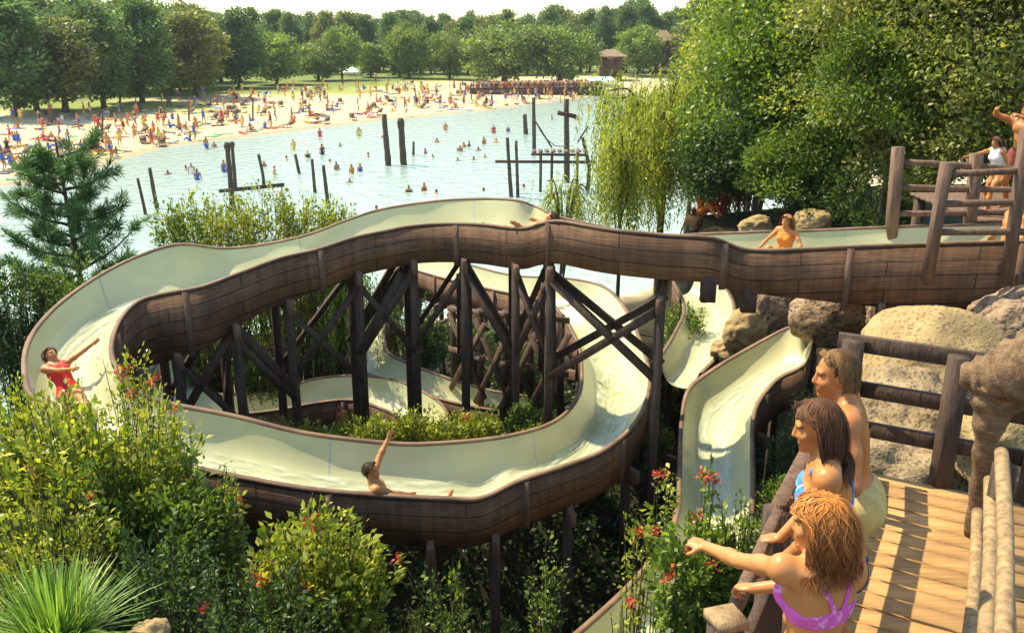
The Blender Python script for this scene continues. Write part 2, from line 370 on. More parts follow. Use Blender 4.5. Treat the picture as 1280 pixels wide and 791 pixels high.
def make_slide(name, label, group, L, sub=8, floor=.42, water=True, flip=False):
    a, b, h = stations(L)
    A = catmull(a, sub); B = catmull(b, sub); Hh = np.interp(np.linspace(0, len(h)-1, len(A)), np.arange(len(h)), h)
    C = (A+B)/2; u = np.concatenate([[0], np.cumsum(np.linalg.norm(np.diff(C, axis=0), axis=1))])
    base = C[len(C)//2].copy(); base[2] = H(base[0], base[1])
    root = empty(name, base, label, 'water slide', group)
    K = 17; t = .5-.5*np.cos(np.linspace(0, math.pi, K)); prof = np.abs(2*t-1)**3.2
    secs = []; ws = []
    for i in range(len(A)):
        fl = min(A[i][2], B[i][2])-floor
        p = A[i]+(B[i]-A[i])*t[:, None]; rimz = np.where(t < .5, A[i][2], B[i][2]); p[:, 2] = fl+(rimz-fl)*prof
        secs.append(p); q = p[5:-5].copy(); q[:, 2] += .025; ws.append(q)
    S = np.array(secs); W = np.linalg.norm(B-A, axis=1).mean()
    mb = MB(); sweep(mb, S, u, t*W, closed=False); ch = mb.build('channel', M['fibre'], root, True)
    sol = ch.modifiers.new('thick', 'SOLIDIFY'); sol.thickness = .02; sol.offset = -1 if not flip else 1
    if water:
        mb = MB(); sweep(mb, np.array(ws), u, t[5:-5]*W, closed=False); mb.build('running_water', M['flow'], root, True)
    D = (B-A); D[:, 2] = 0; D /= np.linalg.norm(D, axis=1)[:, None]
    for E, sgn in ((A, -1), (B, 1)):
        o = D*sgn; up = np.array([0, 0, 1.])
        z = lambda d, off: E+o*off+up*np.reshape(d, (-1, 1))
        bot = -Hh
        sec = np.stack([z(np.full(len(E), -.012), .025), z(np.full(len(E), -.012), .06), z(bot, .06), z(bot, .025)], 1)
        mb = MB(); sweep(mb, sec, u, np.stack([Hh*0+.62, Hh*0+.62, .62-Hh, .62-Hh], 1)); mb.build('side_boarding', M['plank'], root)
        one = np.ones(len(E))
        sec = np.stack([z(one*.016, -.008), z(one*.016, .068), z(one*-.014, .068), z(one*-.014, -.008)], 1)
        mb = MB(); sweep(mb, sec, u, np.array([0, .1, .14, .24])); mb.build('edge_cap', M['rim'], root)
        # battens covering the board joints
        step = 2.3; pos = .6
        while pos < u[-1]-.2:
            i = int(np.searchsorted(u, pos)); i = min(i, len(E)-1)
            p = E[i]+o[i]*.075; ang = math.atan2(o[i][1], o[i][0])
            MB().box(p-np.array([0, 0, Hh[i]/2+.03]), (.03, .09, Hh[i]+.02), ang).build('board_batten', M['timber_lit'], root); pos += step*random.uniform(.8, 1.3)
    return root, A, B, C, Hh, u

def trestle(root, A, B, Hh, i, brace=True, low=None, mat='timber', w=.125, only=None, foot=None):
    a, b = A[i], B[i]; d = (b-a); d[2] = 0; d /= np.linalg.norm(d)
    pa = a+d*.02; pb = b-d*.02; top = min(a[2], b[2])-Hh[i]+.10
    pts = []
    for k, p in enumerate((pa, pb)):
        if only is not None and k != only: continue
        g = (H(p[0], p[1]) if foot is None else foot)-.15
        MB().bar((p[0]-.0, p[1], g), (p[0], p[1], top), w, w).build('support_post', M[mat], root); pts.append((p, g))
    mb = MB(); e = .28
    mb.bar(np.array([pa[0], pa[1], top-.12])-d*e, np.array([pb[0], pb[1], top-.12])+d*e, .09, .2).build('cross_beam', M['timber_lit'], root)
    if brace and len(pts) == 2:
        nrm = np.array([-d[1], d[0], 0])*.1
        za = top-.35; zb = max(pts[0][1], pts[1][1])+.45
        if za-zb > .7:
            zb = max(zb, za-1.7)
            for p, q, s in ((pa, pb, 1), (pb, pa, -1)):
                MB().bar(np.array([p[0], p[1], za])+nrm*s, np.array([q[0], q[1], zb])+nrm*s, .06, .14).build('brace', M[mat], root)
    return pa, pb, top

MAIN = [
 (1345,298,7.0, 1345,277,7.0,1.15),(1280,301,6.95, 1280,280,6.95,1.12),(1200,303,6.9, 1200,282,6.9,1.05),(1100,306,6.83, 1100,285,6.83,.85),(1010,310,6.76, 1010,289,6.77,.7),
 (960,312,6.73, 960,290,6.74),(925,309,6.75, 925,291.5,6.72),(890,297,6.92, None,None,6.68),(830,293,6.94, None,None,6.62),(760,286,6.97, None,None,6.65),
 (700,276,7.0, 700,272,6.85),(675,279,6.9, 672,260,6.85),(650,285,6.78, 645,251,6.95),(600,280,6.75, 600,249,6.9),(560,279,6.7, 555,251,6.83),
 (520,281,6.65, 510,256.5,6.75),(480,288,6.58, 470,264,6.65),(440,297,6.5, 428,278,6.5),(400,310,6.42, 385,294,6.4,.64),(350,322,6.32, 330,306,6.25,.68),
 (300,340,6.22, 280,311,6.25,.75),(250,358,6.12, 225,306,6.45,.9),(200,367,6.02, 175,320,6.3,1.0),(170,377,5.92, 125,345,6.05,1.0),(148,400,5.78, 75,381,5.82,.9),
 (137,430,5.62, 43,418,5.65,.75),(140,455,5.5, 33,455,5.48),(155,478,5.4, 45,500,5.36),(182,496,5.28, 85,534,5.3),(218,507,5.18, 150,557,5.15),
 (291,521,5.0, 240,582,4.95),(364,539,4.82, 330,600,4.78),(419,548,4.7, 400,611,4.65),(500,556,4.52, 490,618,4.48),(550,555,4.43, 550,621,4.38),
 (600,551,4.34, 600,621,4.24),(640,545,4.28, 650,599,4.3),(680,534,4.2, 705,581,4.25),(705,520,4.13, 752,562,4.2),(722,500,4.05, 786,535,4.1),
 (729,477,3.97, 805,503,4.0),(727,440,3.88, 810,468,3.8),(719,418,3.82, 800,431,3.8),(705,395,3.75, 784,392,3.75,.7),(685,378,3.68, 755,360,3.8,.8),
 (650,369,3.6, 705,348,3.8,.8),(600,358,3.5, 640,344.5,3.6,.8),(550,346,3.4, 578,329,3.6,.8),(515,337,3.3, 522,313,3.45,.75),(506,345,3.15, 493,340,3.1,.6),
 (495,375,2.95, 470,372,2.95),(480,400,2.85, 445,395,2.85),(478,425,2.78, 435,425,2.75),(485,442,2.72, 441,455,2.7),(510,455,2.65, 470,470,2.6),
 (545,468,2.6, 520,488,2.55),(581,480,2.5, 570,503,2.45),(620,490,2.4, 620,512,2.35),(670,497,2.3, 675,518,2.2)]
SUB = 8
slide, SA, SB, SC, SH, SU = make_slide('water_slide', 'long cream water slide with brown boarded sides spiralling down on timber trestles', 'cream water slides', MAIN, SUB)
for st, br in ((1.4, 0), (2.1, 0), (2.9, 0), (8.1, 0), (10.4, 1), (12.2, 0), (13.6, 1), (15.2, 0), (16.9, 0), (18.9, 0), (20.3, 1), (21.8, 0), (23.6, 0), (25.2, 0), (27.2, 0), (29.0, 0), (31.0, 0), (32.6, 0), (33.8, 0), (35.4, 0), (37.2, 0), (39.0, 0), (41.6, 0), (43.5, 0), (45, 1), (46, 1), (47, 0), (48, 1)):
    trestle(slide, SA, SB, SH, int(st*SUB), brace=bool(br), mat='timber', only=0 if st == 8.1 else None)
# short corbel blocks under the wall where the run crosses the steep slide
for st in (5.6, 7.0):
    i = int(st*SUB); p = SA[i]; MB().bar((p[0], p[1]+.02, p[2]-SH[i]-.28), (p[0], p[1]+.02, p[2]-SH[i]+.1), .2, .16).build('corbel', M['timber'], slide)
# long diagonal struts under the upper run
def strut(st0, z0, st1, z1, side=0, w=.12):
    E = (SA, SB)[side]; a = E[int(st0*SUB)].copy(); b = E[int(st1*SUB)].copy(); a[2] = z0; b[2] = z1
    MB().bar(a, b, .08, w).build('brace', M['timber'], slide)
for s0, s1 in ((8.1, 10.4), (10.4, 8.1), (13.6, 12.2), (15.2, 16.9), (15.5, 17.1), (20.3, 18.9), (20.3, 21.8)):
    zt = min(SA[int(s0*SUB)][2], SB[int(s0*SUB)][2])-.75
    strut(s0, zt, s1, zt-1.3, 0); strut(s0, zt-.15, s1, zt-1.5, 1)
for s0, s1, d0, d1 in ((10.4, 12.2, .75, 2.1), (12.2, 10.4, .75, 1.9), (13.6, 15.2, .75, 2.1), (16.9, 15.2, .8, 2.0), (16.9, 18.9, .8, 2.1), (18.9, 16.9, .8, 2.2), (20.3, 18.9, 1.0, 2.2), (21.8, 20.3, 1.1, 2.2)):
    za = min(SA[int(s0*SUB)][2], SB[int(s0*SUB)][2]); strut(s0, za-d0, s1, za-d1, 0, .09); strut(s0, za-d0-.1, s1, za-d1-.3, 1, .09)
# low ledger beams under the inner run
for st in (44.3, 45.5, 46.7):
    for dz in (1.0, 1.5):
        a, b = SA[int(st*SUB)], SB[int(st*SUB)]; d = (b-a)/np.linalg.norm(b-a)
        MB().bar(a-d*.5-np.array([0, 0, dz]), b+d*.2-np.array([0, 0, dz]), .09, .12).build('cross_beam', M['timber_lit'], slide)

# the tangle of smaller timbers under the inner run, most braces painted in the sunlit timber tone
tg = [(566,382,17.6),(600,386,16.8),(632,388,16.3),(664,389,16.0),(702,394,15.6)]; tg = [Q(px, pt, y) for px, pt, y in tg]; tb = [H(t[0], t[1])-.15 for t in tg]
for t, b0_ in zip(tg, tb): MB().bar((t[0], t[1], b0_), t, .12, .12).build('support_post', M['timber'], slide)
for k in range(4):
    a, b = tg[k], tg[k+1]; o_ = np.array([0, -.09, 0])
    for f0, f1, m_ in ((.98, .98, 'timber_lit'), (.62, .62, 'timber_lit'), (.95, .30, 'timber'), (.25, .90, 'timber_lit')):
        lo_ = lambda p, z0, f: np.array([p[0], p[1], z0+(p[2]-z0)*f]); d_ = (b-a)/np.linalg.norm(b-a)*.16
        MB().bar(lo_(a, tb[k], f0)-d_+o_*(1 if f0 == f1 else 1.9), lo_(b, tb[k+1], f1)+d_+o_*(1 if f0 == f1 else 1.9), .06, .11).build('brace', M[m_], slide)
LOWER = [(372,432,3.15, 372,415,3.15),(340,434,3.1, 340,418,3.1),(300,439,3.05, 295,422,3.05),(270,448,3.0, 245,430,3.0),(255,462,2.95, 205,448,2.95),(252,478,2.9, 188,475,2.9),(262,490,2.9, 205,505,2.88),
 (285,494,2.88, 250,517,2.85),(320,491,2.86, 305,516,2.82),(357,486,2.85, 350,511,2.8),(390,475,2.83, 393,503,2.78),(436,470,2.8, 439,499,2.74),(486,474,2.75, 478,510,2.7),
 (520,486,2.7, 500,522,2.6),(548,503,2.65, 520,538,2.5),(562,523,2.6, 528,560,2.4)]
low, LA, LB, LC, LH, LU = make_slide('water_slide', 'low cream slide bend lying on the ground inside the big timber loop', 'cream water slides', LOWER, 8)
for st in (1, 3, 5, 7, 9, 11, 13): trestle(low, LA, LB, LH, st*8, brace=False)
EAST = [(1030,378,5.25, 1022,357,5.3),(1020,405,5.05, 1012,378,5.1),(1010,445,4.8, 1005,402,4.95),(1000,458,4.65, 977,414,4.75),(971,473,4.4, 930,440,4.45),(948,499,4.15, 888,466,4.2),(939,525,3.95, 862,489,4.0),
 (938,562,3.7, 854,530,3.76),(938,614,3.5, 852,588,3.52),(933,660,3.38, 850,638,3.38),(915,705,3.28, 835,678,3.28),(880,752,3.18, 797,725,3.18),(835,795,3.08, 750,770,3.08),(770,840,3.0, 690,820,3.0),(700,890,2.9, 615,870,2.9)]
east, EA, EB, EC, EH, EU = make_slide('water_slide', 'steep sunlit cream slide curving down below the three standing people', 'cream water slides', EAST, 8, floor=.4)
for st in (1, 3, 5, 7, 9, 11): trestle(east, EA, EB, EH, st*8, brace=False)
BEND = [(842,352,4.45, 872,338,4.5),(850,366,4.3, 897,352,4.4),(856,380,4.1, 912,371,4.2),(856,395,4.0, 916,393,4.05),(848,412,3.9, 910,418,3.9),(838,430,3.75, 897,442,3.7),(825,450,3.55, 875,466,3.5)]
bend, BA, BB, BC, BH_, BU = make_slide('water_slide', 'short cream slide bend half hidden in plants beside brown rocks', 'cream water slides', BEND, 8)
for st in (1, 3, 5): trestle(bend, BA, BB, BH_, st*8, brace=False)

# ------------------------------------------------------------------ railings at the slide's start
def rail_fence(name, label, posts, rails, pw=.13, rw=.09, mat='timber_lit', group=None):
    c = np.mean([p[0] for p in posts], axis=0)
    r = empty(name, c, label, 'railing', group)
    for a, b in posts: MB().bar(a, b, pw, pw).build('post', M[mat], r)
    for a, b in rails: MB().tube(np.linspace(a, b, 5), rw/2, 8, .08).build('rail', M[mat], r)
    return r
n1a, n1b = P(1160,303,6.93), Q(1178,202,P(1160,303,6.93)[1]); n2a, n2b = P(1260,303,6.95), Q(1271,196,P(1260,303,6.95)[1])
n3a = 2*n2a-n1a; n3b = 2*n2b-n1b
g = lambda a, b, k: a+(b-a)*k
off = np.array([0, -.12, 0])
rail_fence('railing', 'round log railing on the near edge of the slide start', [(n1a+off-[0,0,.5], n1b+off), (n2a+off-[0,0,.5], n2b+off+[0,0,.35]), (n3a+off-[0,0,.5], n3b+off)],
           [(g(n1a,n1b,k)+off, g(n3a,n3b,k)+off) for k in (.86, .5, .15)], group='railings at the slide start')
f1a, f1b = Q(1117,283,12.75), Q(1123,184,12.75); f2a, f2b = Q(1215,280,12.75), Q(1221,192,12.75); f3a, f3b = 2*f2a-f1a, 2*f2b-f1b
rail_fence('railing', 'log railing on the far edge of the slide start behind the near one', [(f1a-[0,0,.6], f1b), (f2a-[0,0,.6], f2b), (f3a-[0,0,.6], f3b)],
           [(g(f1a,f1b,k), g(f3a,f3b,k)) for k in (.82, .5, .16)], pw=.15, group='railings at the slide start')
# landing where swimmers wait
lr = empty('waiting_platform', (8.6, 13.9, H(8.6, 13.9)), 'brown boarded landing behind the slide start', 'platform')
mb = MB()
for k in range(12): mb.box((8.9, 13.0+.2*k, 6.9), (4.0, .19, .05))
mb.build('decking', M['timber_lit'], lr)
for x, y in ((7.0, 13.1), (10.7, 13.1), (7.0, 15.1), (10.7, 15.1)): MB().bar((x, y, H(x, y)-.2), (x, y, 6.87), .16, .16).build('post', M['timber'], lr)

# ------------------------------------------------------------------ viewing deck
DZ = 6.3
dd = np.array([.47, .883, 0]); dp = np.array([.883, -.47, 0])
o0 = np.array([2.57, 6.28, DZ])
deck = empty('viewing_deck', (1.9, 4.3, H(1.9, 4.3)), 'sunlit plank deck where three people stand', 'deck')
def deck_mat():
    m, nt, b = new_mat('deck planks'); N = nt.nodes.new; L = nt.links.new
    a = N('ShaderNodeVertexColor'); a.layer_name = 'Col'
    tc = N('ShaderNodeTexCoord'); mp = N('ShaderNodeMapping'); mp.inputs['Rotation'].default_value = (0, 0, math.atan2(-.47, .883)*-1); mp.inputs['Scale'].default_value = (1.2, 26, 26)
    mp.vector_type = 'POINT'
    L(tc.outputs['Object'], mp.inputs[0]); n = N('ShaderNodeTexNoise'); n.inputs['Scale'].default_value = 2; n.inputs['Detail'].default_value = 6; L(mp.outputs[0], n.inputs[0])
    n2 = N('ShaderNodeTexNoise'); n2.inputs['Scale'].default_value = 2.2; n2.inputs['Detail'].default_value = 5; L(tc.outputs['Object'], n2.inputs[0])
    ml = N('ShaderNodeMath'); ml.operation = 'MULTIPLY'; L(n.outputs[0], ml.inputs[0]); L(n2.outputs[0], ml.inputs[1])
    mr = N('ShaderNodeMapRange'); mr.inputs[1].default_value = .1; mr.inputs[2].default_value = .42; mr.inputs[3].default_value = .62; mr.inputs[4].default_value = 1.3; L(ml.outputs[0], mr.inputs[0])
    vm = N('ShaderNodeVectorMath'); vm.operation = 'SCALE'; L(a.outputs[0], vm.inputs[0]); L(mr.outputs[0], vm.inputs['Scale']); L(vm.outputs[0], b.inputs['Base Color'])
    b.inputs['Roughness'].default_value = .8
    bp = N('ShaderNodeBump'); bp.inputs['Strength'].default_value = .5; bp.inputs['Distance'].default_value = .01; L(n.outputs[0], bp.inputs['Height']); L(bp.outputs[0], b.inputs['Normal'])
    return m
M['deck'] = deck_mat()
mb = MB(); cols = []
s = .02
ang = math.atan2(-.47, .883)
while s < 5.6:
    wd = .165; left = -.10 if s < 1.6 else -.10+min(.08, (s-1.6)*.1); right = 1.55-.06*s
    c = o0-dd*(s+wd/2)+dp*(left+right)/2; c[2] = DZ-.022+random.uniform(-.004, .004)
    mb.box(c, (right-left+random.uniform(-.02, .02), wd-.020, .045), ang); k = random.uniform(.8, 1.15)
    cols.append(np.tile(np.array([.44, .235, .08])*k, (8, 1))); s += wd
mb.build('planks', M['deck'], deck, col=np.vstack(cols))
for k in (.0, .7, 1.35):
    a = o0+dp*k-[0, 0, .16]; MB().bar(a-dd*.05, a-dd*5.4, .09, .2).build('joist', M['timber'], deck)
for k, q in ((.1, .3), (1.3, .3), (.1, 2.6), (1.3, 2.6)):
    p = o0+dp*k-dd*q; MB().bar((p[0], p[1], H(p[0], p[1])-.2), (p[0], p[1], DZ-.27), .18, .18).build('post', M['timber'], deck)
# far railing of the deck, dark squared timber
A0 = np.array([2.57, 6.30, DZ]); A1 = A0+dp*.72; A2 = A0+dp*1.3
RZ = np.array([0, 0, 1.0])
fr = empty('railing', A0+dp*.6, 'dark squared timber railing across the far end of the deck', 'railing', 'railings of the viewing deck')
for p, hgt, mt in ((A0, 1.02, 'timber'), (A1, 1.02, 'timber'), (A2, 1.0, 'timber')):
    MB().bar(p-[0, 0, .35], p+[0, 0, hgt], .13, .13).build('post', M[mt], fr)
for z, hh in ((.98, .13), (.62, .12), (.30, .12)):
    MB().bar(A0+[0, 0, z]+dd*.085-dp*.12, A2+[0, 0, z]+dd*.085+dp*.1, .05, hh).build('rail', M['timber'], fr)
# rail the people lean on
LR = [np.array(p+(DZ-.1,)) for p in ((.30, 1.9), (.60, 2.7), (.88, 3.10), (1.09, 3.40), (1.36, 4.02), (1.62, 4.7), (2.27, 5.68), (2.50, 6.20))]
lf = empty('railing', LR[3], 'timber railing the three people lean on', 'railing', 'railings of the viewing deck')
for i in (0, 2, 4, 6): MB().bar(LR[i]-[0, 0, .35], LR[i]+[0, 0, 1.0], .13, .13).build('post', M['timber'], lf)
MB().box(LR[2]+[0, 0, 1.02], (.135, .135, .04), .3).build('post_cap', M['log'], lf)
for z in (.97, .58, .25):
    for i in (0, 2, 4, 6):
        j = min(i+2, 7)
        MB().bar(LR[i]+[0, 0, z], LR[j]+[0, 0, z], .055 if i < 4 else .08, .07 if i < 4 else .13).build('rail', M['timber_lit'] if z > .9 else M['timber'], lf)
# gnarled forked trunk and pale log handrail on the right
def knobby(mb, pts, rad, n=14):
    pts = catmull(pts, 7); rad = np.interp(np.linspace(0, 1, len(pts)), np.linspace(0, 1, len(rad)), rad)
    mb.tube(pts, rad*(1+.10*np.sin(np.arange(len(pts))*1.3)), n, .04)
dr = empty('driftwood_post', (3.15, 4.95, H(3.15, 4.95)), 'gnarled brown forked trunk holding up a thick log at the deck edge', 'log post')
t0 = P(1222,600,6.1)
mb = MB(); knobby(mb, [Q(1216,668,5.15), Q(1226,600,5.1), Q(1234,545,5.05), Q(1240,500,5.05), Q(1246,478,5.05)], [.055, .06, .075, .12, .16]); knobby(mb, [Q(1236,530,5.05), Q(1262,495,5.0), Q(1290,470,4.95)], [.08, .1, .12]); mb.build('trunk', M['drift'], dr, True)
mb = MB(); knobby(mb, [Q(1200,468,5.15), Q(1225,470,5.1), Q(1262,468,5.0), Q(1310,452,4.85), Q(1380,425,4.7)], [.06, .13, .19, .22, .23]); mb.build('log', M['drift'], dr, True)
hp = empty('log_handrail', P(1235,700,6.3), 'pale peeled log handrails running along the right side of the deck', 'handrail')
for (a, b, r) in ((P(1252,566,7.15), P(1254,840,7.15), .038), (P(1238,600,6.85), P(1229,840,6.85), .038), (P(1222,640,6.6), P(1206,840,6.6), .034)):
    MB().tube(catmull([a, (a+b)/2+[.015, 0, .01], b], 5), [r*1.05]*5+[r]*5+[r*.95], 12, .015).build('rail', M['log'], hp, True)
e = P(1252,572,7.15); MB().bar((e[0]+.03, e[1], H(e[0], e[1])), (e[0]+.03, e[1], 7.1), .11, .11).build('post', M['timber'], hp)
e = P(1256,800,7.15); MB().bar((e[0]+.1, e[1]-.3, H(e[0], e[1])), (e[0]+.1, e[1]-.3, 7.1), .11, .11).build('post', M['timber'], hp)

# ------------------------------------------------------------------ rocks
import bmesh
def rock(label, c, size, mat, seed, rz=0, group='boulders', rough=.28):
    bm = bmesh.new(); bmesh.ops.create_icosphere(bm, subdivisions=5, radius=1)
    off = Vector((seed*7.3, seed*3.1, seed*1.7))
    for v in bm.verts:
        n = mnoise.fractal(v.co*.9+off, 1, 2, 2)*rough*.8+mnoise.fractal(v.co*2.3+off, .8, 2, 4)*rough*.4
        cell = mnoise.voronoi(v.co*1.2+off)[0][0]*.22
        v.co *= (.9+n+cell)
    me = bpy.data.meshes.new('boulder'); bm.to_mesh(me); bm.free()
    o = link('boulder', me, M[mat]); o.location = c; o.scale = size; o.rotation_euler = (random.uniform(-.2, .2), random.uniform(-.2, .2), rz)
    tag(o, label, 'boulder', group)
rock('large rounded pale speckled boulder, biggest of all, behind the deck railing', Q(1160,450,10.2)+[0,0,-.1], (.90,.8,.78), 'rock', 1, .3, rough=.10)
rock('tan rocks piled behind the middle rails of the deck railing', Q(1135,500,8.9)+[0,0,-.25], (.75,.6,.55), 'rock_mid', 2, 1)
rock('pale boulder between the railing post and the forked trunk', Q(1225,560,8.2)+[0,0,-.3], (.7,.6,.6), 'rock_mid', 3, 2)
rock('tan boulder low behind the bottom rail of the deck railing', Q(1110,570,8.0)+[0,0,-.2], (.55,.5,.4), 'rock_mid', 4, .5)
rock('tan boulder at the right edge behind the log handrail', Q(1272,545,7.6)+[0,0,-.1], (.5,.55,.55), 'rock', 5, 1.5)
rock('dark brown boulder at the right edge above the forked trunk', Q(1268,415,10.9), (.62,.6,.55), 'rock_red', 6, .2)
rock('upright brown rock beside the top of the steep slide', Q(966,382,15.9)+[0,0,-.1], (.42,.45,.62), 'rock_red', 7, .9)
rock('tan rock left of the upright brown rock', Q(932,408,15.7)+[0,0,-.1], (.40,.38,.42), 'rock', 8, .4)
rock('low pale rock against the edge of the steep slide', Q(912,432,15.9)+[0,0,-.1], (.36,.3,.24), 'rock', 9, .1)
rock('reddish rock in shade under the slide start', Q(1090,360,13.6), (.5,.45,.45), 'rock_red', 10, .1)
rock('reddish rock in shade right of another under the slide start', Q(1125,385,13.0), (.45,.45,.5), 'rock_red', 11, 1.1)
rock('dark rock under the slide start, furthest right', Q(1215,365,13.2), (.9,.6,.7), 'rock_red', 12, 2.1)
rock('dark rock under the slide start above the big boulder', Q(1040,395,13.6), (.6,.5,.55), 'rock_red', 13, 2.8)
rock('pale rock beyond the slide near the upright rider', Q(1015,276,20.5)+[0,0,-.1], (.5,.4,.35), 'rock', 14, 2.8)
rock('pale rock beyond the slide right of another near the willow', Q(945,280,21.5)+[0,0,-.1], (.45,.4,.3), 'rock', 15, .8)
rock('orange stained pale rock at the bottom edge beside the spiky grass', Q(186,793,4.3)+[0,0,-.02], (.125,.12,.09), 'rock', 16, .8)

# ------------------------------------------------------------------ vegetation
def unit(a): return a/(np.linalg.norm(a, axis=-1, keepdims=True)+1e-9)
def leaves(pos, dirs, size, aspect=.42, fold=.18, rng=RNG, shape=0):
    """one folded leaf (a kite of one quad) at each place; returns V, F"""
    n = len(pos); size = np.broadcast_to(np.asarray(size, float), (n,))[:, None]
    d = unit(dirs); r = unit(np.cross(d, rng.normal(size=(n, 3))*.62+np.array([-.25, -.1, .8]))); nn = np.cross(r, d)
    w = size*aspect
    V = np.stack([pos, pos+d*size*.45+r*w*.5+nn*fold*size*.4, pos+d*size-nn*fold*size*.3, pos+d*size*.45-r*w*.5+nn*fold*size*.4], 1)
    return V.reshape(-1, 3), np.arange(4*n).reshape(n, 4)
def palette(n, cols, rng=RNG, jit=.15):
    cols = np.asarray(cols, float); t = rng.random(n)*(len(cols)-1); i = np.minimum(t.astype(int), len(cols)-2); f = (t-i)[:, None]
    return (cols[i]*(1-f)+cols[i+1]*f)*rng.uniform(1-jit, 1+jit, (n, 1))
def leaf_part(name, V, F, c, mat, parent):
    if parent is not None: V = V-wloc(parent)
    return link(name, np_mesh(name, V, F, np.repeat(c, 4, 0)), mat, parent, False)
GRN = [(.06, .115, .022), (.135, .21, .034), (.26, .31, .05)]
YGR = [(.11, .165, .022), (.25, .295, .036), (.48, .44, .075)]
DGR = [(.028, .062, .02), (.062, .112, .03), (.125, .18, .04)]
OLV = [(.095, .125, .032), (.19, .22, .05), (.36, .34, .085)]

def bush(name, label, base, top, rad, stems=60, per=70, leaf=.07, cols=YGR, flowers=0, fcols=((.42, .03, .03), (.62, .16, .05)), group='flowering shrubs', seed=1, spread=.25, lo=.3, cat='shrub', droop=.0, shell=.55, fsize=.05):
    """stems fan out of the base into the crown ellipsoid round `top`; leaves sit along the outer length of each stem"""
    rng = np.random.default_rng(seed); base = np.asarray(base, float); top = np.asarray(top, float); rad = np.asarray(rad, float)
    root = empty(name, base, label, cat, group)
    e = unit(rng.normal(size=(stems, 3))); e[:, 2] = np.abs(e[:, 2])*.9+e[:, 2]*.35
    ends = top+e*rad*(shell+(1-shell)*rng.random((stems, 1)))
    b0 = base+rng.normal(size=(stems, 3))*np.array([rad[0]*spread, rad[1]*spread, 0])*.6
    mid = (b0+ends)/2+rng.normal(size=(stems, 3))*.06*rad.mean(); mid[:, 2] += .12*(ends[:, 2]-b0[:, 2]); mid[:, :2] = mid[:, :2]*.6+b0[:, :2]*.4
    mb = MB()
    for i in range(stems):
        t = np.linspace(0, 1, 6)[:, None]; pts = (1-t)**2*b0[i]+2*t*(1-t)*mid[i]+t*t*ends[i]
        mb.tube(pts, np.linspace(.012, .003, 6), 5, cap=False)
    mb.build('stem', M['bark'], root)
    # twigs off each stem, leaves in whorls
    n = stems*per; si = np.repeat(np.arange(stems), per); t = (lo+(1-lo)*rng.random(n)**.75)[:, None]
    p = (1-t)**2*b0[si]+2*t*(1-t)*mid[si]+t*t*ends[si]
    out = unit(p-(top-[0, 0, rad[2]*.5])); tw = rng.normal(size=(n, 3))
    ntw = np.maximum(per//6, 1); key = si*1000+(t[:, 0]*ntw).astype(int)
    uq, inv = np.unique(key, return_inverse=True); offs = unit(rng.normal(size=(len(uq), 3))+np.array([0, 0, .25]))*rng.uniform(.3, 1, (len(uq), 1))*.30*rad.mean()*.6
    p = p+offs[inv]*rng.random((n, 1))**.6+rng.normal(size=(n, 3))*leaf*.42
    d = unit(out*.6+unit(offs[inv])*.7+tw*.45+np.array([0, 0, .35-droop]))
    tint = rng.uniform(.75, 1.25, len(uq))[inv]
    V, F = leaves(p, d, leaf*rng.uniform(.35, 1.4, n)*rng.uniform(.7, 1.2, len(uq))[inv], .5, rng=rng)
    c = palette(n, cols, rng)*tint[:, None]
    leaf_part('foliage', V, F, c, M['leaf'], root)
    flowers = (flowers+1)//2
    if flowers:
        for q in range(flowers):
            i = rng.integers(stems); c0 = ends[i]+rng.normal(size=3)*.05*rad.mean(); m = 26
            pp = c0+rng.normal(size=(m, 3))*fsize*.7; V, F = leaves(pp, unit(rng.normal(size=(m, 3))+[0, -.2, .5]), fsize*rng.uniform(.6, 1.2, m), .8, rng=rng)
            if q < 40: leaf_part('blossom', V, F, palette(m, fcols, rng), M['petal'], root)
    return root

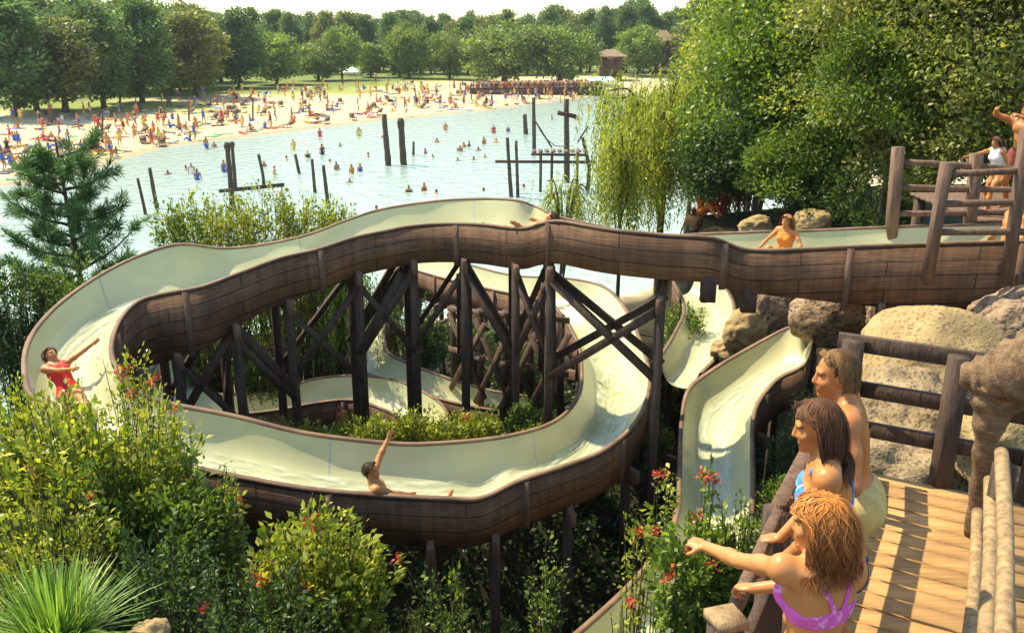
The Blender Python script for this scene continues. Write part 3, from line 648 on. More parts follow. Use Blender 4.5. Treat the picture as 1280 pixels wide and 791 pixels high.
def crown_points(rng, clumps, n, centre, rad, csize, up=.3, skirt=False):
    e = unit(rng.normal(size=(clumps, 3))); e[:, 2] = np.where(e[:, 2] < -.5, -e[:, 2], e[:, 2])
    cc = centre+e*rad*(.35+.6*rng.random((clumps, 1))**.6); cs = csize*rng.uniform(.6, 1.25, clumps)
    if skirt: e = unit(rng.normal(size=(clumps, 3))); cc = centre+e*rad*(.4+.6*rng.random((clumps, 1))**.6)
    i = rng.integers(clumps, size=n); f = unit(rng.normal(size=(n, 3))); f[:, 2] = f[:, 2]*.8+up*.5
    p = cc[i]+f*cs[i][:, None]*(rng.random((n, 1))**.45)*np.array([1, 1, .75])
    return p, unit(f), i, cc
def broadleaf(name, label, base, h, rad, n, leaf, cols, clumps=70, seed=1, group=None, trunk=.18, centre=None, mat='leaf', csize=.28, limbs=9, cat='tree', aspect=.5, hang=0):
    rng = np.random.default_rng(seed); base = np.asarray(base, float); rad = np.asarray(rad, float)
    root = empty(name, base, label, cat, group)
    c = base+[0, 0, h-rad[2]] if centre is None else np.asarray(centre, float)
    p, f, i, cc = crown_points(rng, clumps, n, c, rad, csize*rad.mean()*1.5, skirt=mat == 'far')
    mb = MB(); fork = base+(c-base)*.55
    pts = catmull([base-[0, 0, .2], base+(fork-base)*.5+rng.normal(size=3)*[.1, .1, 0]*rad[0]*.3, fork, c+[0, 0, rad[2]*.3]], 4)
    mb.tube(pts, np.interp(np.linspace(0, 1, len(pts)), [0, .1, 1], [trunk*1.25, trunk, trunk*.25]), 9, .06)
    for k in rng.choice(clumps, min(limbs, clumps), replace=False):
        a = fork+(c-fork)*rng.uniform(-.3, .7); m = (a+cc[k])/2+[0, 0, -.06*rad[2]]
        mb.tube(catmull([a, m, cc[k]], 4), np.linspace(trunk*.5, trunk*.1, 9), 6, .05, cap=False)
    mb.build('trunk', M['bark'], root)
    d = unit(f*.7+rng.normal(size=(n, 3))*.6+np.array([0, 0, .1-hang]))
    tint = rng.uniform(.7, 1.3, clumps)[i]
    V, F = leaves(p, d, leaf*rng.uniform(.6, 1.4, n), aspect, rng=rng)
    leaf_part('crown', V, F, palette(n, cols, rng)*tint[:, None], M[mat], root)
    return root

# --- big trees on the right bank
def G(px, py, y, dz=0):  # ground place below a seen point at distance y
    q = Q(px, py, y); return np.array([q[0], q[1], H(q[0], q[1])+dz])
def bigtree(px, py, y, rad, n, leaf, cols, seed, label, trunkpx=None, clumps=90, trunk=.16, hang=.0, csize=.26):
    c = Q(px, py, y); b = G(trunkpx or px, py, y)
    broadleaf('broadleaf_tree', label, b, 0, rad, n, leaf, cols, clumps, seed, 'trees on the right bank', trunk, c, csize=csize, hang=hang)
bigtree(1015, 100, 25, (3.1, 3.2, 3.9), 42000, .15, GRN, 21, 'tall leafy green tree rising behind the slide rider', 1068)
bigtree(1150, 80, 20.5, (3.0, 2.6, 3.8), 42000, .12, OLV, 22, 'dense olive green tree behind the log railing', 1150)
bigtree(1255, 70, 18, (2.4, 2.2, 3.6), 30000, .11, OLV, 23, 'olive tree at the right edge above the waiting people', 1275)
bigtree(965, 70, 33, (3.0, 3.0, 3.0), 26000, .18, YGR, 24, 'yellowish green tree behind the willow', 935)
bigtree(873, 160, 38, (1.9, 1.9, 1.7), 12000, .18, YGR, 25, 'small yellow green tree on the shore left of the tall trees', 862, 50)
bigtree(1085, 175, 22.5, (2.1, 1.7, 2.5), 26000, .11, GRN, 26, 'mid green tree with a thin dark trunk in front of the tall one', 1072, 60, .09)
bigtree(950, 195, 24, (2.0, 1.6, 2.0), 26000, .11, DGR, 27, 'dark green low tree right of the willow', 950, 60, .1)
bigtree(1040, 30, 34, (4.5, 4, 3.6), 22000, .2, GRN, 28, 'tall dark tree furthest back on the right bank', 1030)
bigtree(1190, 200, 18.5, (1.7, 1.3, 1.6), 22000, .1, OLV, 29, 'low olive bush tree directly behind the log railing', 1190, 50, .08)
for k, (px, py, y, r) in enumerate(((1000, 268, 22.5, 1.0), (910, 268, 25, 1.0), (1060, 262, 20.5, 1.1), (1110, 268, 19.5, .9))):
    b = G(px, py, y); lab = ['low dark shrub behind the upright slide rider', 'low dark shrub beside the waiting group of people', 'low dark shrub left of the log railing', 'low dark shrub directly at the left post of the log railing'][k]
    bush('bank_shrub', lab, b, b+[0, 0, r*1.0], (r*1.2, r, r), 40, 90, .1, DGR, 0, group='shrubs on the right bank', seed=40+k, spread=.5, lo=.15)

bigtree(1010, 225, 22, (1.5, 1.2, 1.3), 18000, .10, GRN, 31, 'low mid green bush tree behind the upright slide rider', 1010, 50, .06)
bigtree(915, 215, 28, (1.6, 1.6, 1.9), 18000, .13, GRN, 32, 'low green bush tree against the right side of the willow', 900, 60, .08)
bigtree(1120, 120, 19, (1.6, 1.3, 1.9), 20000, .10, GRN, 33, 'light green tree above the left post of the log railing', 1120, 60, .08)
bigtree(1250, 190, 17, (1.2, 1.0, 1.5), 14000, .10, OLV, 34, 'olive bush tree behind the people on the landing', 1250, 50, .08)
bigtree(985, 60, 29, (2.8, 2.4, 2.4), 24000, .15, YGR, 35, 'yellow green tree between the willow and the tall leafy one', 960, 80, .12)
# --- weeping willows
def willow(label, base, h, rad, strands, seed, cols=YGR, leaf=.13, length=(1.6, 3.6), trunk=.13, zmin=None, group='weeping willows'):
    rng = np.random.default_rng(seed); base = np.asarray(base, float)
    root = empty('willow_tree', base, label, 'tree', group); mb = MB(); tips = []
    top = base+[0, 0, h*.62]
    mb.tube(catmull([base-[0, 0, .2], base+[rng.normal()*.1, 0, h*.3], top], 5), np.linspace(trunk*1.2, trunk*.6, 11), 8, .06)
    nb = 11
    for k in range(nb):
        a = rng.uniform(0, 6.28); rr = rng.uniform(.45, .95); e = base+[math.cos(a)*rad*rr, math.sin(a)*rad*rr, h*rng.uniform(.8, 1.0)]
        br = catmull([base+(top-base)*rng.uniform(.5, 1), (top+e)/2+[0, 0, .12*h], e], 6); mb.tube(br, np.linspace(trunk*.45, .02, len(br)), 6, .05, cap=False); tips.append(br[4:])
    mb.build('trunk', M['bark'], root)
    tips = np.vstack(tips); P0 = []; D = []; T = []
    for s in range(strands):
        o = tips[rng.integers(len(tips))]+rng.normal(size=3)*[rad*.2, rad*.2, .15*h*.3]; L = rng.uniform(*length)
        if zmin is not None: L = min(L, max(o[2]-zmin-rng.uniform(0, .5), .3))
        m = int(L/leaf*2.0); t = np.linspace(0, 1, m)[:, None]
        out = unit((o-top)*[1, 1, 0]+rng.normal(size=3)*.2)
        p = o+out*t*(.35*L)*(1-t*.6)*.7-np.array([0, 0, 1])*L*t**1.35+rng.normal(size=(m, 3))*.02
        P0.append(p); D.append(rng.normal(size=(m, 3))*.45+np.array([0, 0, -1.0])+out*.2); T.append(np.full(m, rng.uniform(.65, 1.35)))
    p = np.vstack(P0); d = np.vstack(D); V, F = leaves(p, d, leaf*rng.uniform(.7, 1.3, len(p)), .22, rng=rng)
    leaf_part('hanging_foliage', V, F, palette(len(p), np.array(cols)*1.15, rng)*np.concatenate(T)[:, None], M['leaf'], root)
    return root
b = G(828, 275, 27); willow('weeping yellow green willow hanging over the water, the largest one', b, Q(828, 100, 27)[2]-b[2], 2.05, 1150, 51, YGR, .15, (1.0, 2.9), zmin=b[2]+.15)
b = G(705, 275, 24); willow('small bright weeping willow left of the large one', b, Q(705, 212, 24)[2]-b[2], .75, 170, 52, YGR, .11, (.7, 1.6), .05, zmin=b[2]+.1)
b = G(775, 280, 24.5); willow('slim weeping willow directly behind the slide wall', b, Q(770, 165, 24.5)[2]-b[2], 1.0, 260, 53, YGR, .13, (1.0, 2.4), .06, zmin=b[2]+.1)
b = G(400, 420, 19.5); willow('weeping greenery hanging behind the posts of the upper run', b, Q(400, 322, 19.5)[2]-b[2], 1.6, 420, 54, GRN, .12, (1.0, 2.2), .06, zmin=b[2]+.2)

# --- shrubs beyond the slide on the lake shore
for k, (px, py, y, r, n, cl) in enumerate(((245,285,17.5,.9,60,YGR),(290,282,18,.95,60,YGR),(335,278,18.5,.95,60,YGR),(380,280,18.5,.85,55,YGR),(418,278,19,.6,40,YGR),(222,290,17.2,.6,40,GRN))):
    c = Q(px, py, y); b = np.array([c[0], c[1], H(c[0], c[1])]); 
    lab = ['bright yellow green reeds and shrub left of the piling with crossbeam', 'bright yellow green shrub below the piling with crossbeam', 'bright yellow green shrub with orange flowers beyond the slide bend', 'yellow green shrub right of the orange flowering one', 'small yellow shrub at the right end of the shore shrubs', 'green shrub at the left end of the shore shrubs'][k]
    bush('shore_shrub', lab, b, c, (r, r*.8, r*.85), n, 110, .085, cl, 3 if k == 2 else 0, group='shrubs on the near lake shore', seed=60+k, spread=.5, lo=.25, droop=.1)

# --- inside and under the slide
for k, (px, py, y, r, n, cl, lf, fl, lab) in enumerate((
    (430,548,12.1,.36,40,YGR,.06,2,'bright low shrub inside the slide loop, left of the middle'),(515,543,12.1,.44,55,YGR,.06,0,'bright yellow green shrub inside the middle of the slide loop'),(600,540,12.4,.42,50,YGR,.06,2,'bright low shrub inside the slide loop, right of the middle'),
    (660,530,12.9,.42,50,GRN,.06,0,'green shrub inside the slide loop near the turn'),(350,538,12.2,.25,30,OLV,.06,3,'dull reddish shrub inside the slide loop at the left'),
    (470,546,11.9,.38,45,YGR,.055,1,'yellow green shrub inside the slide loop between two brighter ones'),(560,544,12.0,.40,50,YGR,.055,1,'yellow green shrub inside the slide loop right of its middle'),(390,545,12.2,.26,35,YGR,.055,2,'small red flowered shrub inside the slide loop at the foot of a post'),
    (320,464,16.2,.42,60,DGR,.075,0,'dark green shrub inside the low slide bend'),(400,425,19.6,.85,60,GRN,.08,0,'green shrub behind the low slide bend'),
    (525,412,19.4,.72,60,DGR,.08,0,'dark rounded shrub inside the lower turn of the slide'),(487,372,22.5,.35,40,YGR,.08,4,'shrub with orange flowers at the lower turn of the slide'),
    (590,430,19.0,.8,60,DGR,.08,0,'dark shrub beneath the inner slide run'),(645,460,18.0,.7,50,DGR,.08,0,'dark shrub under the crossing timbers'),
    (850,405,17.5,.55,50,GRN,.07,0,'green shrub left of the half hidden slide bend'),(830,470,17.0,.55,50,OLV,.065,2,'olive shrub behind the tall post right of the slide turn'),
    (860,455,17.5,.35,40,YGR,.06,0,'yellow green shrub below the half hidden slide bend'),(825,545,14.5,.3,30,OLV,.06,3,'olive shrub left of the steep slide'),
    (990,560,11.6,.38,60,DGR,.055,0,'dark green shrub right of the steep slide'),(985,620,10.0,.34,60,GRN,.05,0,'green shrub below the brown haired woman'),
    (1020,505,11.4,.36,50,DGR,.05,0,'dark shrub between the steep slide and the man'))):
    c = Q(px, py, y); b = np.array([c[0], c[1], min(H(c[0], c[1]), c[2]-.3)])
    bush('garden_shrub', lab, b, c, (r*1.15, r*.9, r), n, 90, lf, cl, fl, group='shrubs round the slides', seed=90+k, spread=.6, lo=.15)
# dark undergrowth in the shade below the front of the slide
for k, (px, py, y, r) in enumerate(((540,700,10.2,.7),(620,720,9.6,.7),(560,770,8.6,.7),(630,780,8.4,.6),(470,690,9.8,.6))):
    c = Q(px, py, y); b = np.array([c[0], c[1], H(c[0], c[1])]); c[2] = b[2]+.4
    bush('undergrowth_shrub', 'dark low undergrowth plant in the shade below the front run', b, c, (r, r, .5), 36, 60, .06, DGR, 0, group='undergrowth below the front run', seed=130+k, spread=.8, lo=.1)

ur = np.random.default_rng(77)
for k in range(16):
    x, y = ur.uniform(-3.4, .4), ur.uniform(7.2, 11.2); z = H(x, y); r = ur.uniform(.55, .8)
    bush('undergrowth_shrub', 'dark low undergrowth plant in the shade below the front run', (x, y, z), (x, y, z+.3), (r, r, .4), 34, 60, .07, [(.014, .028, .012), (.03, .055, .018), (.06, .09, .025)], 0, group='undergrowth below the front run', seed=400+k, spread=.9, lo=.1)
def ivy():
    rng = np.random.default_rng(88); n = 190000; x = rng.uniform(-15, 5.2, n); y = 5+15*rng.random(n)**1.15; ok = (lake_sd(x, y) > .7)
    x, y = x[ok], y[ok]; z = height(x, y); z = z+rng.random(len(x))**2*.22*(1+fbm(x*2.2, y*2.2))+.01; n = len(x)
    V, F = leaves(np.stack([x, y, z], -1), unit(rng.normal(size=(n, 3))*[1, 1, .5]+[0, 0, .25]), .085*rng.uniform(.5, 1.3, n), .7, rng=rng)
    tag(leaf_part('ivy_ground_cover', V, F, palette(n, [(.012, .026, .010), (.026, .05, .016), (.055, .085, .022)], rng, .3), M['leaf'], None), kind='stuff')
ivy()
# --- foreground flowering shrubs
def stand(px, py, y, name, label, rad, gz=None, **k):
    c = Q(px, py, y); gz = H(c[0], c[1]) if gz is None else gz
    return bush(name, label, (c[0], c[1], gz), c, rad, **k)
stand(120, 590, 7.4, 'flowering_shrub', 'big yellow green shrub filling the lower left in front of the slide', (1.15, .8, .75), stems=170, per=135, leaf=.082, cols=YGR, flowers=8, seed=201, lo=.3, fsize=.03)
stand(40, 555, 7.9, 'flowering_shrub', 'yellow green shrub at the left edge under the slide bend', (.75, .6, .6), stems=90, per=120, leaf=.08, cols=YGR, flowers=3, seed=202, fsize=.03)
stand(190, 650, 7.0, 'flowering_shrub', 'shaded dark green shrub between the two big bright ones', (.9, .7, .7), stems=110, per=160, leaf=.07, cols=GRN, flowers=3, seed=203, fsize=.03)
stand(170, 500, 8.3, 'flowering_shrub', 'upright sprig with red flowers standing before the slide bend', (.35, .3, .62), stems=26, per=90, leaf=.06, cols=YGR, flowers=12, seed=204, lo=.35, fsize=.035)
stand(222, 570, 8.0, 'flowering_shrub', 'slender leafy sprig in front of the slide wall, right of the red flowered one', (.2, .2, .55), stems=14, per=90, leaf=.06, cols=YGR, seed=205, lo=.3)
stand(400, 715, 6.3, 'flowering_shrub', 'bright shrub with red flowers in the lower middle', (.62, .5, .55), stems=130, per=140, leaf=.068, cols=YGR, flowers=20, seed=206, lo=.3, fsize=.035)
stand(270, 640, 7.2, 'flowering_shrub', 'small leafy shrub left of the bright red flowered one', (.3, .3, .35), stems=34, per=80, leaf=.055, cols=YGR, flowers=3, seed=207, fsize=.03)
stand(60, 680, 6.3, 'flowering_shrub', 'yellow green shrub above the spiky grass', (.7, .5, .5), stems=80, per=100, leaf=.055, cols=YGR, flowers=2, seed=208, fsize=.03)
stand(330, 770, 5.6, 'flowering_shrub', 'dark green shrub at the bottom edge below the red flowered one', (.6, .5, .35), stems=70, per=90, leaf=.05, cols=DGR, flowers=4, seed=209, fsize=.03)
stand(220, 730, 6.0, 'flowering_shrub', 'shadowy dark shrub behind the spiky grass', (.55, .5, .5), stems=70, per=100, leaf=.05, cols=DGR, seed=210)
stand(685, 740, 7.6, 'flowering_shrub', 'thin climbing sprig below the front run of the slide', (.26, .22, .6), stems=15, per=70, leaf=.055, cols=GRN, flowers=0, seed=211, lo=.25)
stand(795, 680, 6.8, 'flowering_shrub', 'thin sprig with orange flowers left of the steep slide', (.22, .2, .42), stems=9, per=80, leaf=.062, cols=YGR, flowers=8, seed=212, lo=.3, fsize=.032)
stand(830, 600, 7.6, 'flowering_shrub', 'thin sprig with red flowers at the edge of the steep slide', (.16, .15, .35), stems=6, per=70, leaf=.062, cols=YGR, flowers=6, seed=213, lo=.3, fsize=.03)
stand(875, 700, 5.7, 'flowering_shrub', 'leafy shrub with orange flowers below the pointing arm', (.36, .32, .28), stems=75, per=110, leaf=.068, cols=GRN, flowers=14, seed=214, lo=.3, fsize=.035)
stand(880, 600, 5.9, 'flowering_shrub', 'tall thin stem with red flowers rising before the steep slide', (.12, .10, .36), stems=6, per=70, leaf=.06, cols=GRN, flowers=6, seed=215, lo=.3, fsize=.03)
stand(930, 670, 5.9, 'flowering_shrub', 'leafy green shrub beside the brown haired woman', (.34, .3, .26), stems=55, per=90, leaf=.05, cols=GRN, flowers=0, seed=216, lo=.3)
stand(790, 775, 5.6, 'flowering_shrub', 'small flowering sprig at the bottom edge beside the railing post', (.2, .2, .2), stems=8, per=40, leaf=.045, cols=YGR, flowers=4, seed=217, fsize=.03)
stand(560, 745, 7.4, 'flowering_shrub', 'sparse shaded sprig right of the bright red flowered shrub', (.3, .3, .5), stems=16, per=60, leaf=.05, cols=GRN, seed=218, lo=.3)

# --- spiky grass clump
def spiky(label, c, n, L, seed):
    rng = np.random.default_rng(seed); root = empty('spiky_grass', c, label, 'grass clump')
    a = rng.uniform(0, 6.28, n); el = rng.uniform(.35, 1.5, n); L = L*rng.uniform(.6, 1.1, n)
    d = np.stack([np.cos(a)*np.cos(el), np.sin(a)*np.cos(el), np.sin(el)], -1); sd = unit(np.cross(d, [0, 0, 1.]))
    b = c+np.stack([np.cos(a), np.sin(a), a*0], -1)*rng.uniform(0, .18, (n, 1)); w = .008; V = []; F = []; m = 4
    for k in range(m+1):
        t = k/m; p = b+d*L[:, None]*t+np.array([0, 0, -1])*(L[:, None]*.28*t*t*np.cos(el)[:, None]); ww = w*(1-t)**.7+.0006
        V += [p-sd*ww, p+sd*ww]
    V = np.stack(V, 1).reshape(-1, 3); q = np.arange(n)[:, None]*(2*(m+1)); F = np.concatenate([q+np.array([2*k, 2*k+1, 2*k+3, 2*k+2]) for k in range(m)])
    c_ = np.repeat(palette(n, [(.09, .17, .03), (.17, .30, .05), (.38, .48, .12)], rng), 2*(m+1), 0)
    me = np_mesh('blades', V-wloc(root), F, c_); link('blades', me, M['leaf'], root, False)
c = Q(72, 800, 4.3); spiky('bright green spiky grass clump in the lower left corner', c, 520, .52, 5)

# --- pine on the left shore
def pine(label, base, h, rad, seed, tufts=300):
    rng = np.random.default_rng(seed); base = np.asarray(base, float); root = empty('pine_tree', base, label, 'tree'); mb = MB(); T = []
    mb.tube(catmull([base-[0, 0, .2], base+[.08, 0, h*.5], base+[0, 0, h]], 6), np.linspace(.13, .02, 13), 8, .08)
    for k in range(80):
        z = h*(.08+.88*k/80); a = k*2.4+rng.uniform(-.4, .4); r = rad*(1-.75*(z/h)**1.5)*rng.uniform(.7, 1.1)
        o = base+[.05, 0, z]; e = o+[math.cos(a)*r, math.sin(a)*r, r*rng.uniform(.25, .6)]
        br = catmull([o, (o+e)/2-[0, 0, .08*r], e], 6); mb.tube(br, np.linspace(.035, .008, len(br)), 5, cap=False)
        for q in range(13):
            t = rng.uniform(.25, 1); p = br[int(t*(len(br)-1))]
            s = unit(unit(e-o)*1.0+rng.normal(size=3)*.55+[0, 0, .45]); T.append((p+s*rng.uniform(0, .22), s))
    mb.build('trunk', M['bark'], root)
    Pp = []; D = []; Tn = []
    for p, s in T:
        m = 46; f = unit(s*.75+rng.normal(size=(m, 3))*.6); Pp.append(p+s*rng.uniform(-.10, .10, (m, 1))); D.append(f); Tn.append(np.full(m, rng.uniform(.6, 1.4)))
    p = np.vstack(Pp); d = np.vstack(D); V, F = leaves(p, d, .21*rng.uniform(.7, 1.2, len(p)), .085, .02, rng)
    leaf_part('needles', V, F, palette(len(p), [(.045, .11, .04), (.085, .19, .06), (.19, .31, .09)], rng)*np.concatenate(Tn)[:, None], M['pine'], root)
c = Q(95, 345, 17.5); pine('dark green pine with bristly tufts standing at the lake edge on the left', (c[0], c[1], H(c[0], c[1])), Q(90, 172, 17.5)[2]-H(c[0], c[1]), 2.2, 71)
c = Q(15, 400, 15.2); b = np.array([c[0], c[1], max(H(c[0], c[1]), -.2)])
bush('shore_shrub', 'dark green shrub at the left edge below the pine', b, Q(12, 362, 15.2), (.75, .7, .55), 70, 110, .09, DGR, 0, group='shrubs on the near lake shore', seed=72, spread=.5)
c = Q(90, 385, 15.5); b = np.array([c[0], c[1], max(H(c[0], c[1]), -.2)])
bush('shore_shrub', 'green shrub at the foot of the pine', b, Q(85, 360, 15.5), (.9, .7, .6), 60, 100, .08, GRN, 0, group='shrubs on the near lake shore', seed=73, spread=.5)

# --- far trees beyond the beach
def far_proto(kind, seed):
    h, rad, cl, n, leaf, cols, trunk = {
        'oak': (9, (5, 5, 4.2), 110, 9000, .5, [(.07, .12, .035), (.15, .21, .05), (.28, .32, .08)], .4),
        'light': (8, (3.3, 3.3, 3.7), 80, 6500, .42, [(.09, .16, .04), (.18, .27, .06), (.30, .36, .09)], .2),
        'tall': (17, (3.8, 3.8, 7.9), 150, 11000, .6, [(.05, .105, .05), (.10, .18, .07), (.21, .29, .10)], .35),
        'olive': (16, (4.3, 4.3, 7.2), 150, 11000, .6, [(.075, .10, .04), (.17, .195, .065), (.31, .31, .11)], .4),
        'cone': (7, (1.9, 1.9, 3.2), 40, 2600, .4, [(.05, .09, .025), (.11, .16, .035), (.20, .24, .05)], .2)}[kind]
    return broadleaf('round_tree' if kind in ('oak', 'light') else 'tall_tree' if kind != 'cone' else 'small_tree', 'x', (0, 0, 0), h, rad, n, leaf, cols, cl, seed, 'trees beyond the beach', trunk, mat='far', csize=.22, limbs=6), h, rad[0]
PROTO = {}
def far_tree(kind, px, pb, pt, wpx, label, group='trees beyond the beach', var=0):
    """base row pb gives the distance, top row pt the height, wpx the width"""
    key = (kind, var)
    g0 = P(px, pb, .9); y = g0[1]; top = Q(px, pt, y)[2]; wd = wpx/FPX*(y*CP+(CAMZ-3)*SP); z0 = H(g0[0], y)
    first = key not in PROTO
    if first: PROTO[key] = far_proto(kind, 300+len(PROTO))
    pr, h, r = PROTO[key]; sc = (wd/(2*r*1.02), wd/(2*r*1.02), max(top-z0, 2)/h*.97)
    o = pr if first else copy_tree(pr)
    o.location = (g0[0], y, z0); o.scale = sc; o.rotation_euler = (0, 0, random.uniform(0, 6.28)); tag(o, label, None, group)
    return o
for kind, px, pb, pt, wp, lab, var in (
    ('olive', 82, 141, 14, 96, 'pale olive tall tree at the left of the beach', 0), ('tall', 22, 146, -12, 90, 'dark tall tree at the left edge of the far shore', 0),
    ('tall', 130, 136, 2, 76, 'dark tall tree right of the pale olive one', 1), ('tall', 178, 130, -6, 76, 'dark tall tree left of the round oak', 0), ('olive', 245, 124, 6, 78, 'olive tall tree rising above the dark round oak', 1),
    ('light', 150, 131, 72, 50, 'small light green tree on the left sand', 0), ('oak', 246, 114, 46, 78, 'dark round oak standing on the grass patch', 0), ('cone', 203, 126, 102, 22, 'little yellow bush on the grass patch', 0),
    ('light', 345, 108, 40, 68, 'light green round tree in the middle distance', 1), ('oak', 398, 103, 52, 58, 'dark round tree right of the light green one', 1), ('light', 428, 102, 30, 52, 'pale green tree behind the white tents', 0),
    ('light', 464, 99, 53, 44, 'bright lime green small tree right of the white tents', 1), ('cone', 500, 98, 57, 34, 'small conical tree right of the lime green one', 0), ('oak', 512, 100, 28, 56, 'brownish dark tree behind the small conical one', 0),
    ('oak', 562, 101, 37, 52, 'dark round tree left of the largest oak', 1), ('oak', 630, 104, 27, 108, 'largest broad oak behind the crowded dock', 0), ('oak', 700, 104, 30, 92, 'broad oak right of the largest one', 1),
    ('olive', 866, 97, 20, 56, 'brownish green tree right of the brown tower', 0), ('light', 795, 97, 30, 60, 'green tree left of the brown tower', 0), ('cone', 852, 105, 76, 50, 'bright small tree below the brown tower', 0),
    ('tall', 300, 112, 10, 60, 'dark tall tree between oak and light green tree', 1), ('tall', 47, 140, 4, 80, 'dark tall tree behind the pale olive one', 1), ('tall', 215, 122, 4, 66, 'dark tall tree behind the round oak', 1)):
    far_tree(kind, px, pb, pt, wp, lab, var=var)
rr = random.Random(5)
for k in range(64):
    px = 262+k*10.3+rr.uniform(-5, 5); pt = 17+8*math.sin(k*.7)*.5+rr.uniform(-7, 7)-(max(0, px-640)/260)*14
    far_tree(rr.choice(['tall', 'tall', 'olive']), px, rr.uniform(88, 96), pt, rr.uniform(26, 40), 'tall dark tree in the unbroken far tree line', 'far tree line', rr.choice([0, 1]))
for k in range(20):
    px = -20+k*15.5+rr.uniform(-5, 5); far_tree(rr.choice(['tall', 'olive']), px, rr.uniform(104, 122), 2+rr.uniform(-12, 10)+max(0, px-180)*.10, rr.uniform(46, 66), 'tall dark tree in the woods behind the left beach', 'woods behind the left beach', rr.choice([0, 1]))

# ------------------------------------------------------------------ people: one continuous skin grown from a distance field
def surface_nets(Fd, org, h):
    s = Fd < 0; nx, ny, nz = Fd.shape
    cnt = np.zeros((nx-1, ny-1, nz-1), np.int8)
    offs = [(a, b, c) for a in (0, 1) for b in (0, 1) for c in (0, 1)]
    for a, b, c in offs: cnt += s[a:nx-1+a, b:ny-1+b, c:nz-1+c]
    mix = (cnt > 0) & (cnt < 8); idx = np.argwhere(mix); vid = np.full(mix.shape, -1, np.int32); vid[mix] = np.arange(len(idx))
    val = np.stack([Fd[idx[:, 0]+a, idx[:, 1]+b, idx[:, 2]+c] for a, b, c in offs], 1); co = np.array(offs, float)
    acc = np.zeros((len(idx), 3)); num = np.zeros(len(idx))
    for i in range(8):
        for j in range(i+1, 8):
            if np.abs(co[i]-co[j]).sum() != 1: continue
            fa, fb = val[:, i], val[:, j]; m = (fa < 0) != (fb < 0)
            t = np.where(m, fa/np.where(m, fa-fb, 1), 0)[:, None]; acc += np.where(m[:, None], co[i]+(co[j]-co[i])*t, 0); num += m
    V = org+(idx+acc/num[:, None])*h; F = []
    for ax in range(3):
        sl0 = [slice(None)]*3; sl1 = [slice(None)]*3; sl0[ax] = slice(0, -1); sl1[ax] = slice(1, None)
        ch = s[tuple(sl0)] != s[tuple(sl1)]; u, v = (ax+1) % 3, (ax+2) % 3
        e = np.argwhere(ch); e = e[(e[:, u] > 0) & (e[:, v] > 0) & (e[:, u] < Fd.shape[u]-1) & (e[:, v] < Fd.shape[v]-1)]
        ins = s[e[:, 0], e[:, 1], e[:, 2]]; q = []
        for du, dv in ((-1, -1), (0, -1), (0, 0), (-1, 0)):
            w_ = e.copy(); w_[:, u] += du; w_[:, v] += dv; q.append(vid[w_[:, 0], w_[:, 1], w_[:, 2]])
        q = np.stack(q, 1); q[~ins] = q[~ins][:, ::-1]; F.append(q)
    F = np.vstack(F); return V, F[(F >= 0).all(1)]
def prim_d(p, X):
    """round cone ('c', a, b, ra, rb, k) or ellipsoid ('e', centre, radii, rotation, k)"""
    if p[0] == 'c':
        a, b, ra, rb = np.asarray(p[1], float), np.asarray(p[2], float), p[3], p[4]; e = b-a; L2 = e@e+1e-12
        t = np.clip(((X-a)@e)/L2, 0, 1); return np.linalg.norm(X-a-t[..., None]*e, axis=-1)-(ra+(rb-ra)*t)
    q = (X-p[1])@p[3]; k0 = np.linalg.norm(q/p[2], axis=-1); k1 = np.linalg.norm(q/(np.asarray(p[2])**2), axis=-1)+1e-9
    return k0*(k0-1)/k1
def bound(p):
    if p[0] == 'c': a, b = np.asarray(p[1]), np.asarray(p[2]); r = max(p[3], p[4]); return np.minimum(a, b)-r, np.maximum(a, b)+r
    r = np.max(p[2]); return np.asarray(p[1])-r, np.asarray(p[1])+r
def field(prims, lo, h, shape, sub=()):
    Fd = np.full(shape, 1.0, np.float32)
    for p in list(prims)+list(sub):
        neg = p in sub if sub else False
        k = p[-1]; bl, bh = bound(p); m = k+3*h
        i0 = np.maximum(((bl-m-lo)/h).astype(int), 0); i1 = np.minimum(((bh+m-lo)/h).astype(int)+2, shape)
        if (i1 <= i0).any(): continue
        g_ = np.stack(np.meshgrid(*[lo[d]+h*np.arange(i0[d], i1[d]) for d in range(3)], indexing='ij'), -1)
        d = prim_d(p, g_); sl = tuple(slice(i0[q], i1[q]) for q in range(3)); A = Fd[sl]
        hh = np.maximum(k-np.abs(A-d), 0)/k; Fd[sl] = np.minimum(A, d)-hh*hh*k*.25
    return Fd
def carve(Fd, subs, lo, h):
    for p in subs:
        bl, bh = bound(p); i0 = np.maximum(((bl-.02-lo)/h).astype(int), 0); i1 = np.minimum(((bh+.02-lo)/h).astype(int)+2, Fd.shape)
        g_ = np.stack(np.meshgrid(*[lo[d]+h*np.arange(i0[d], i1[d]) for d in range(3)], indexing='ij'), -1)
        d = -prim_d(p, g_); sl = tuple(slice(i0[q], i1[q]) for q in range(3)); A = Fd[sl]; k = p[-1]
        hh = np.maximum(k-np.abs(A-d), 0)/k; Fd[sl] = np.maximum(A, d)+hh*hh*k*.25
    return Fd
I3 = np.eye(3)
def rot(ax, a): return np.array(Matrix.Rotation(a, 3, ax))
def ik(a, t, l1, l2, pole):
    a = np.asarray(a, float); t = np.asarray(t, float); d = t-a; L = np.linalg.norm(d); L2 = min(L, (l1+l2)*.998); d = d/L
    x = (l1*l1-l2*l2+L2*L2)/(2*L2); y = math.sqrt(max(l1*l1-x*x, 0)); pl = np.asarray(pole, float); pl = pl-d*(pl@d); pl /= np.linalg.norm(pl)+1e-9
    return a+d*x+pl*y, a+d*L2
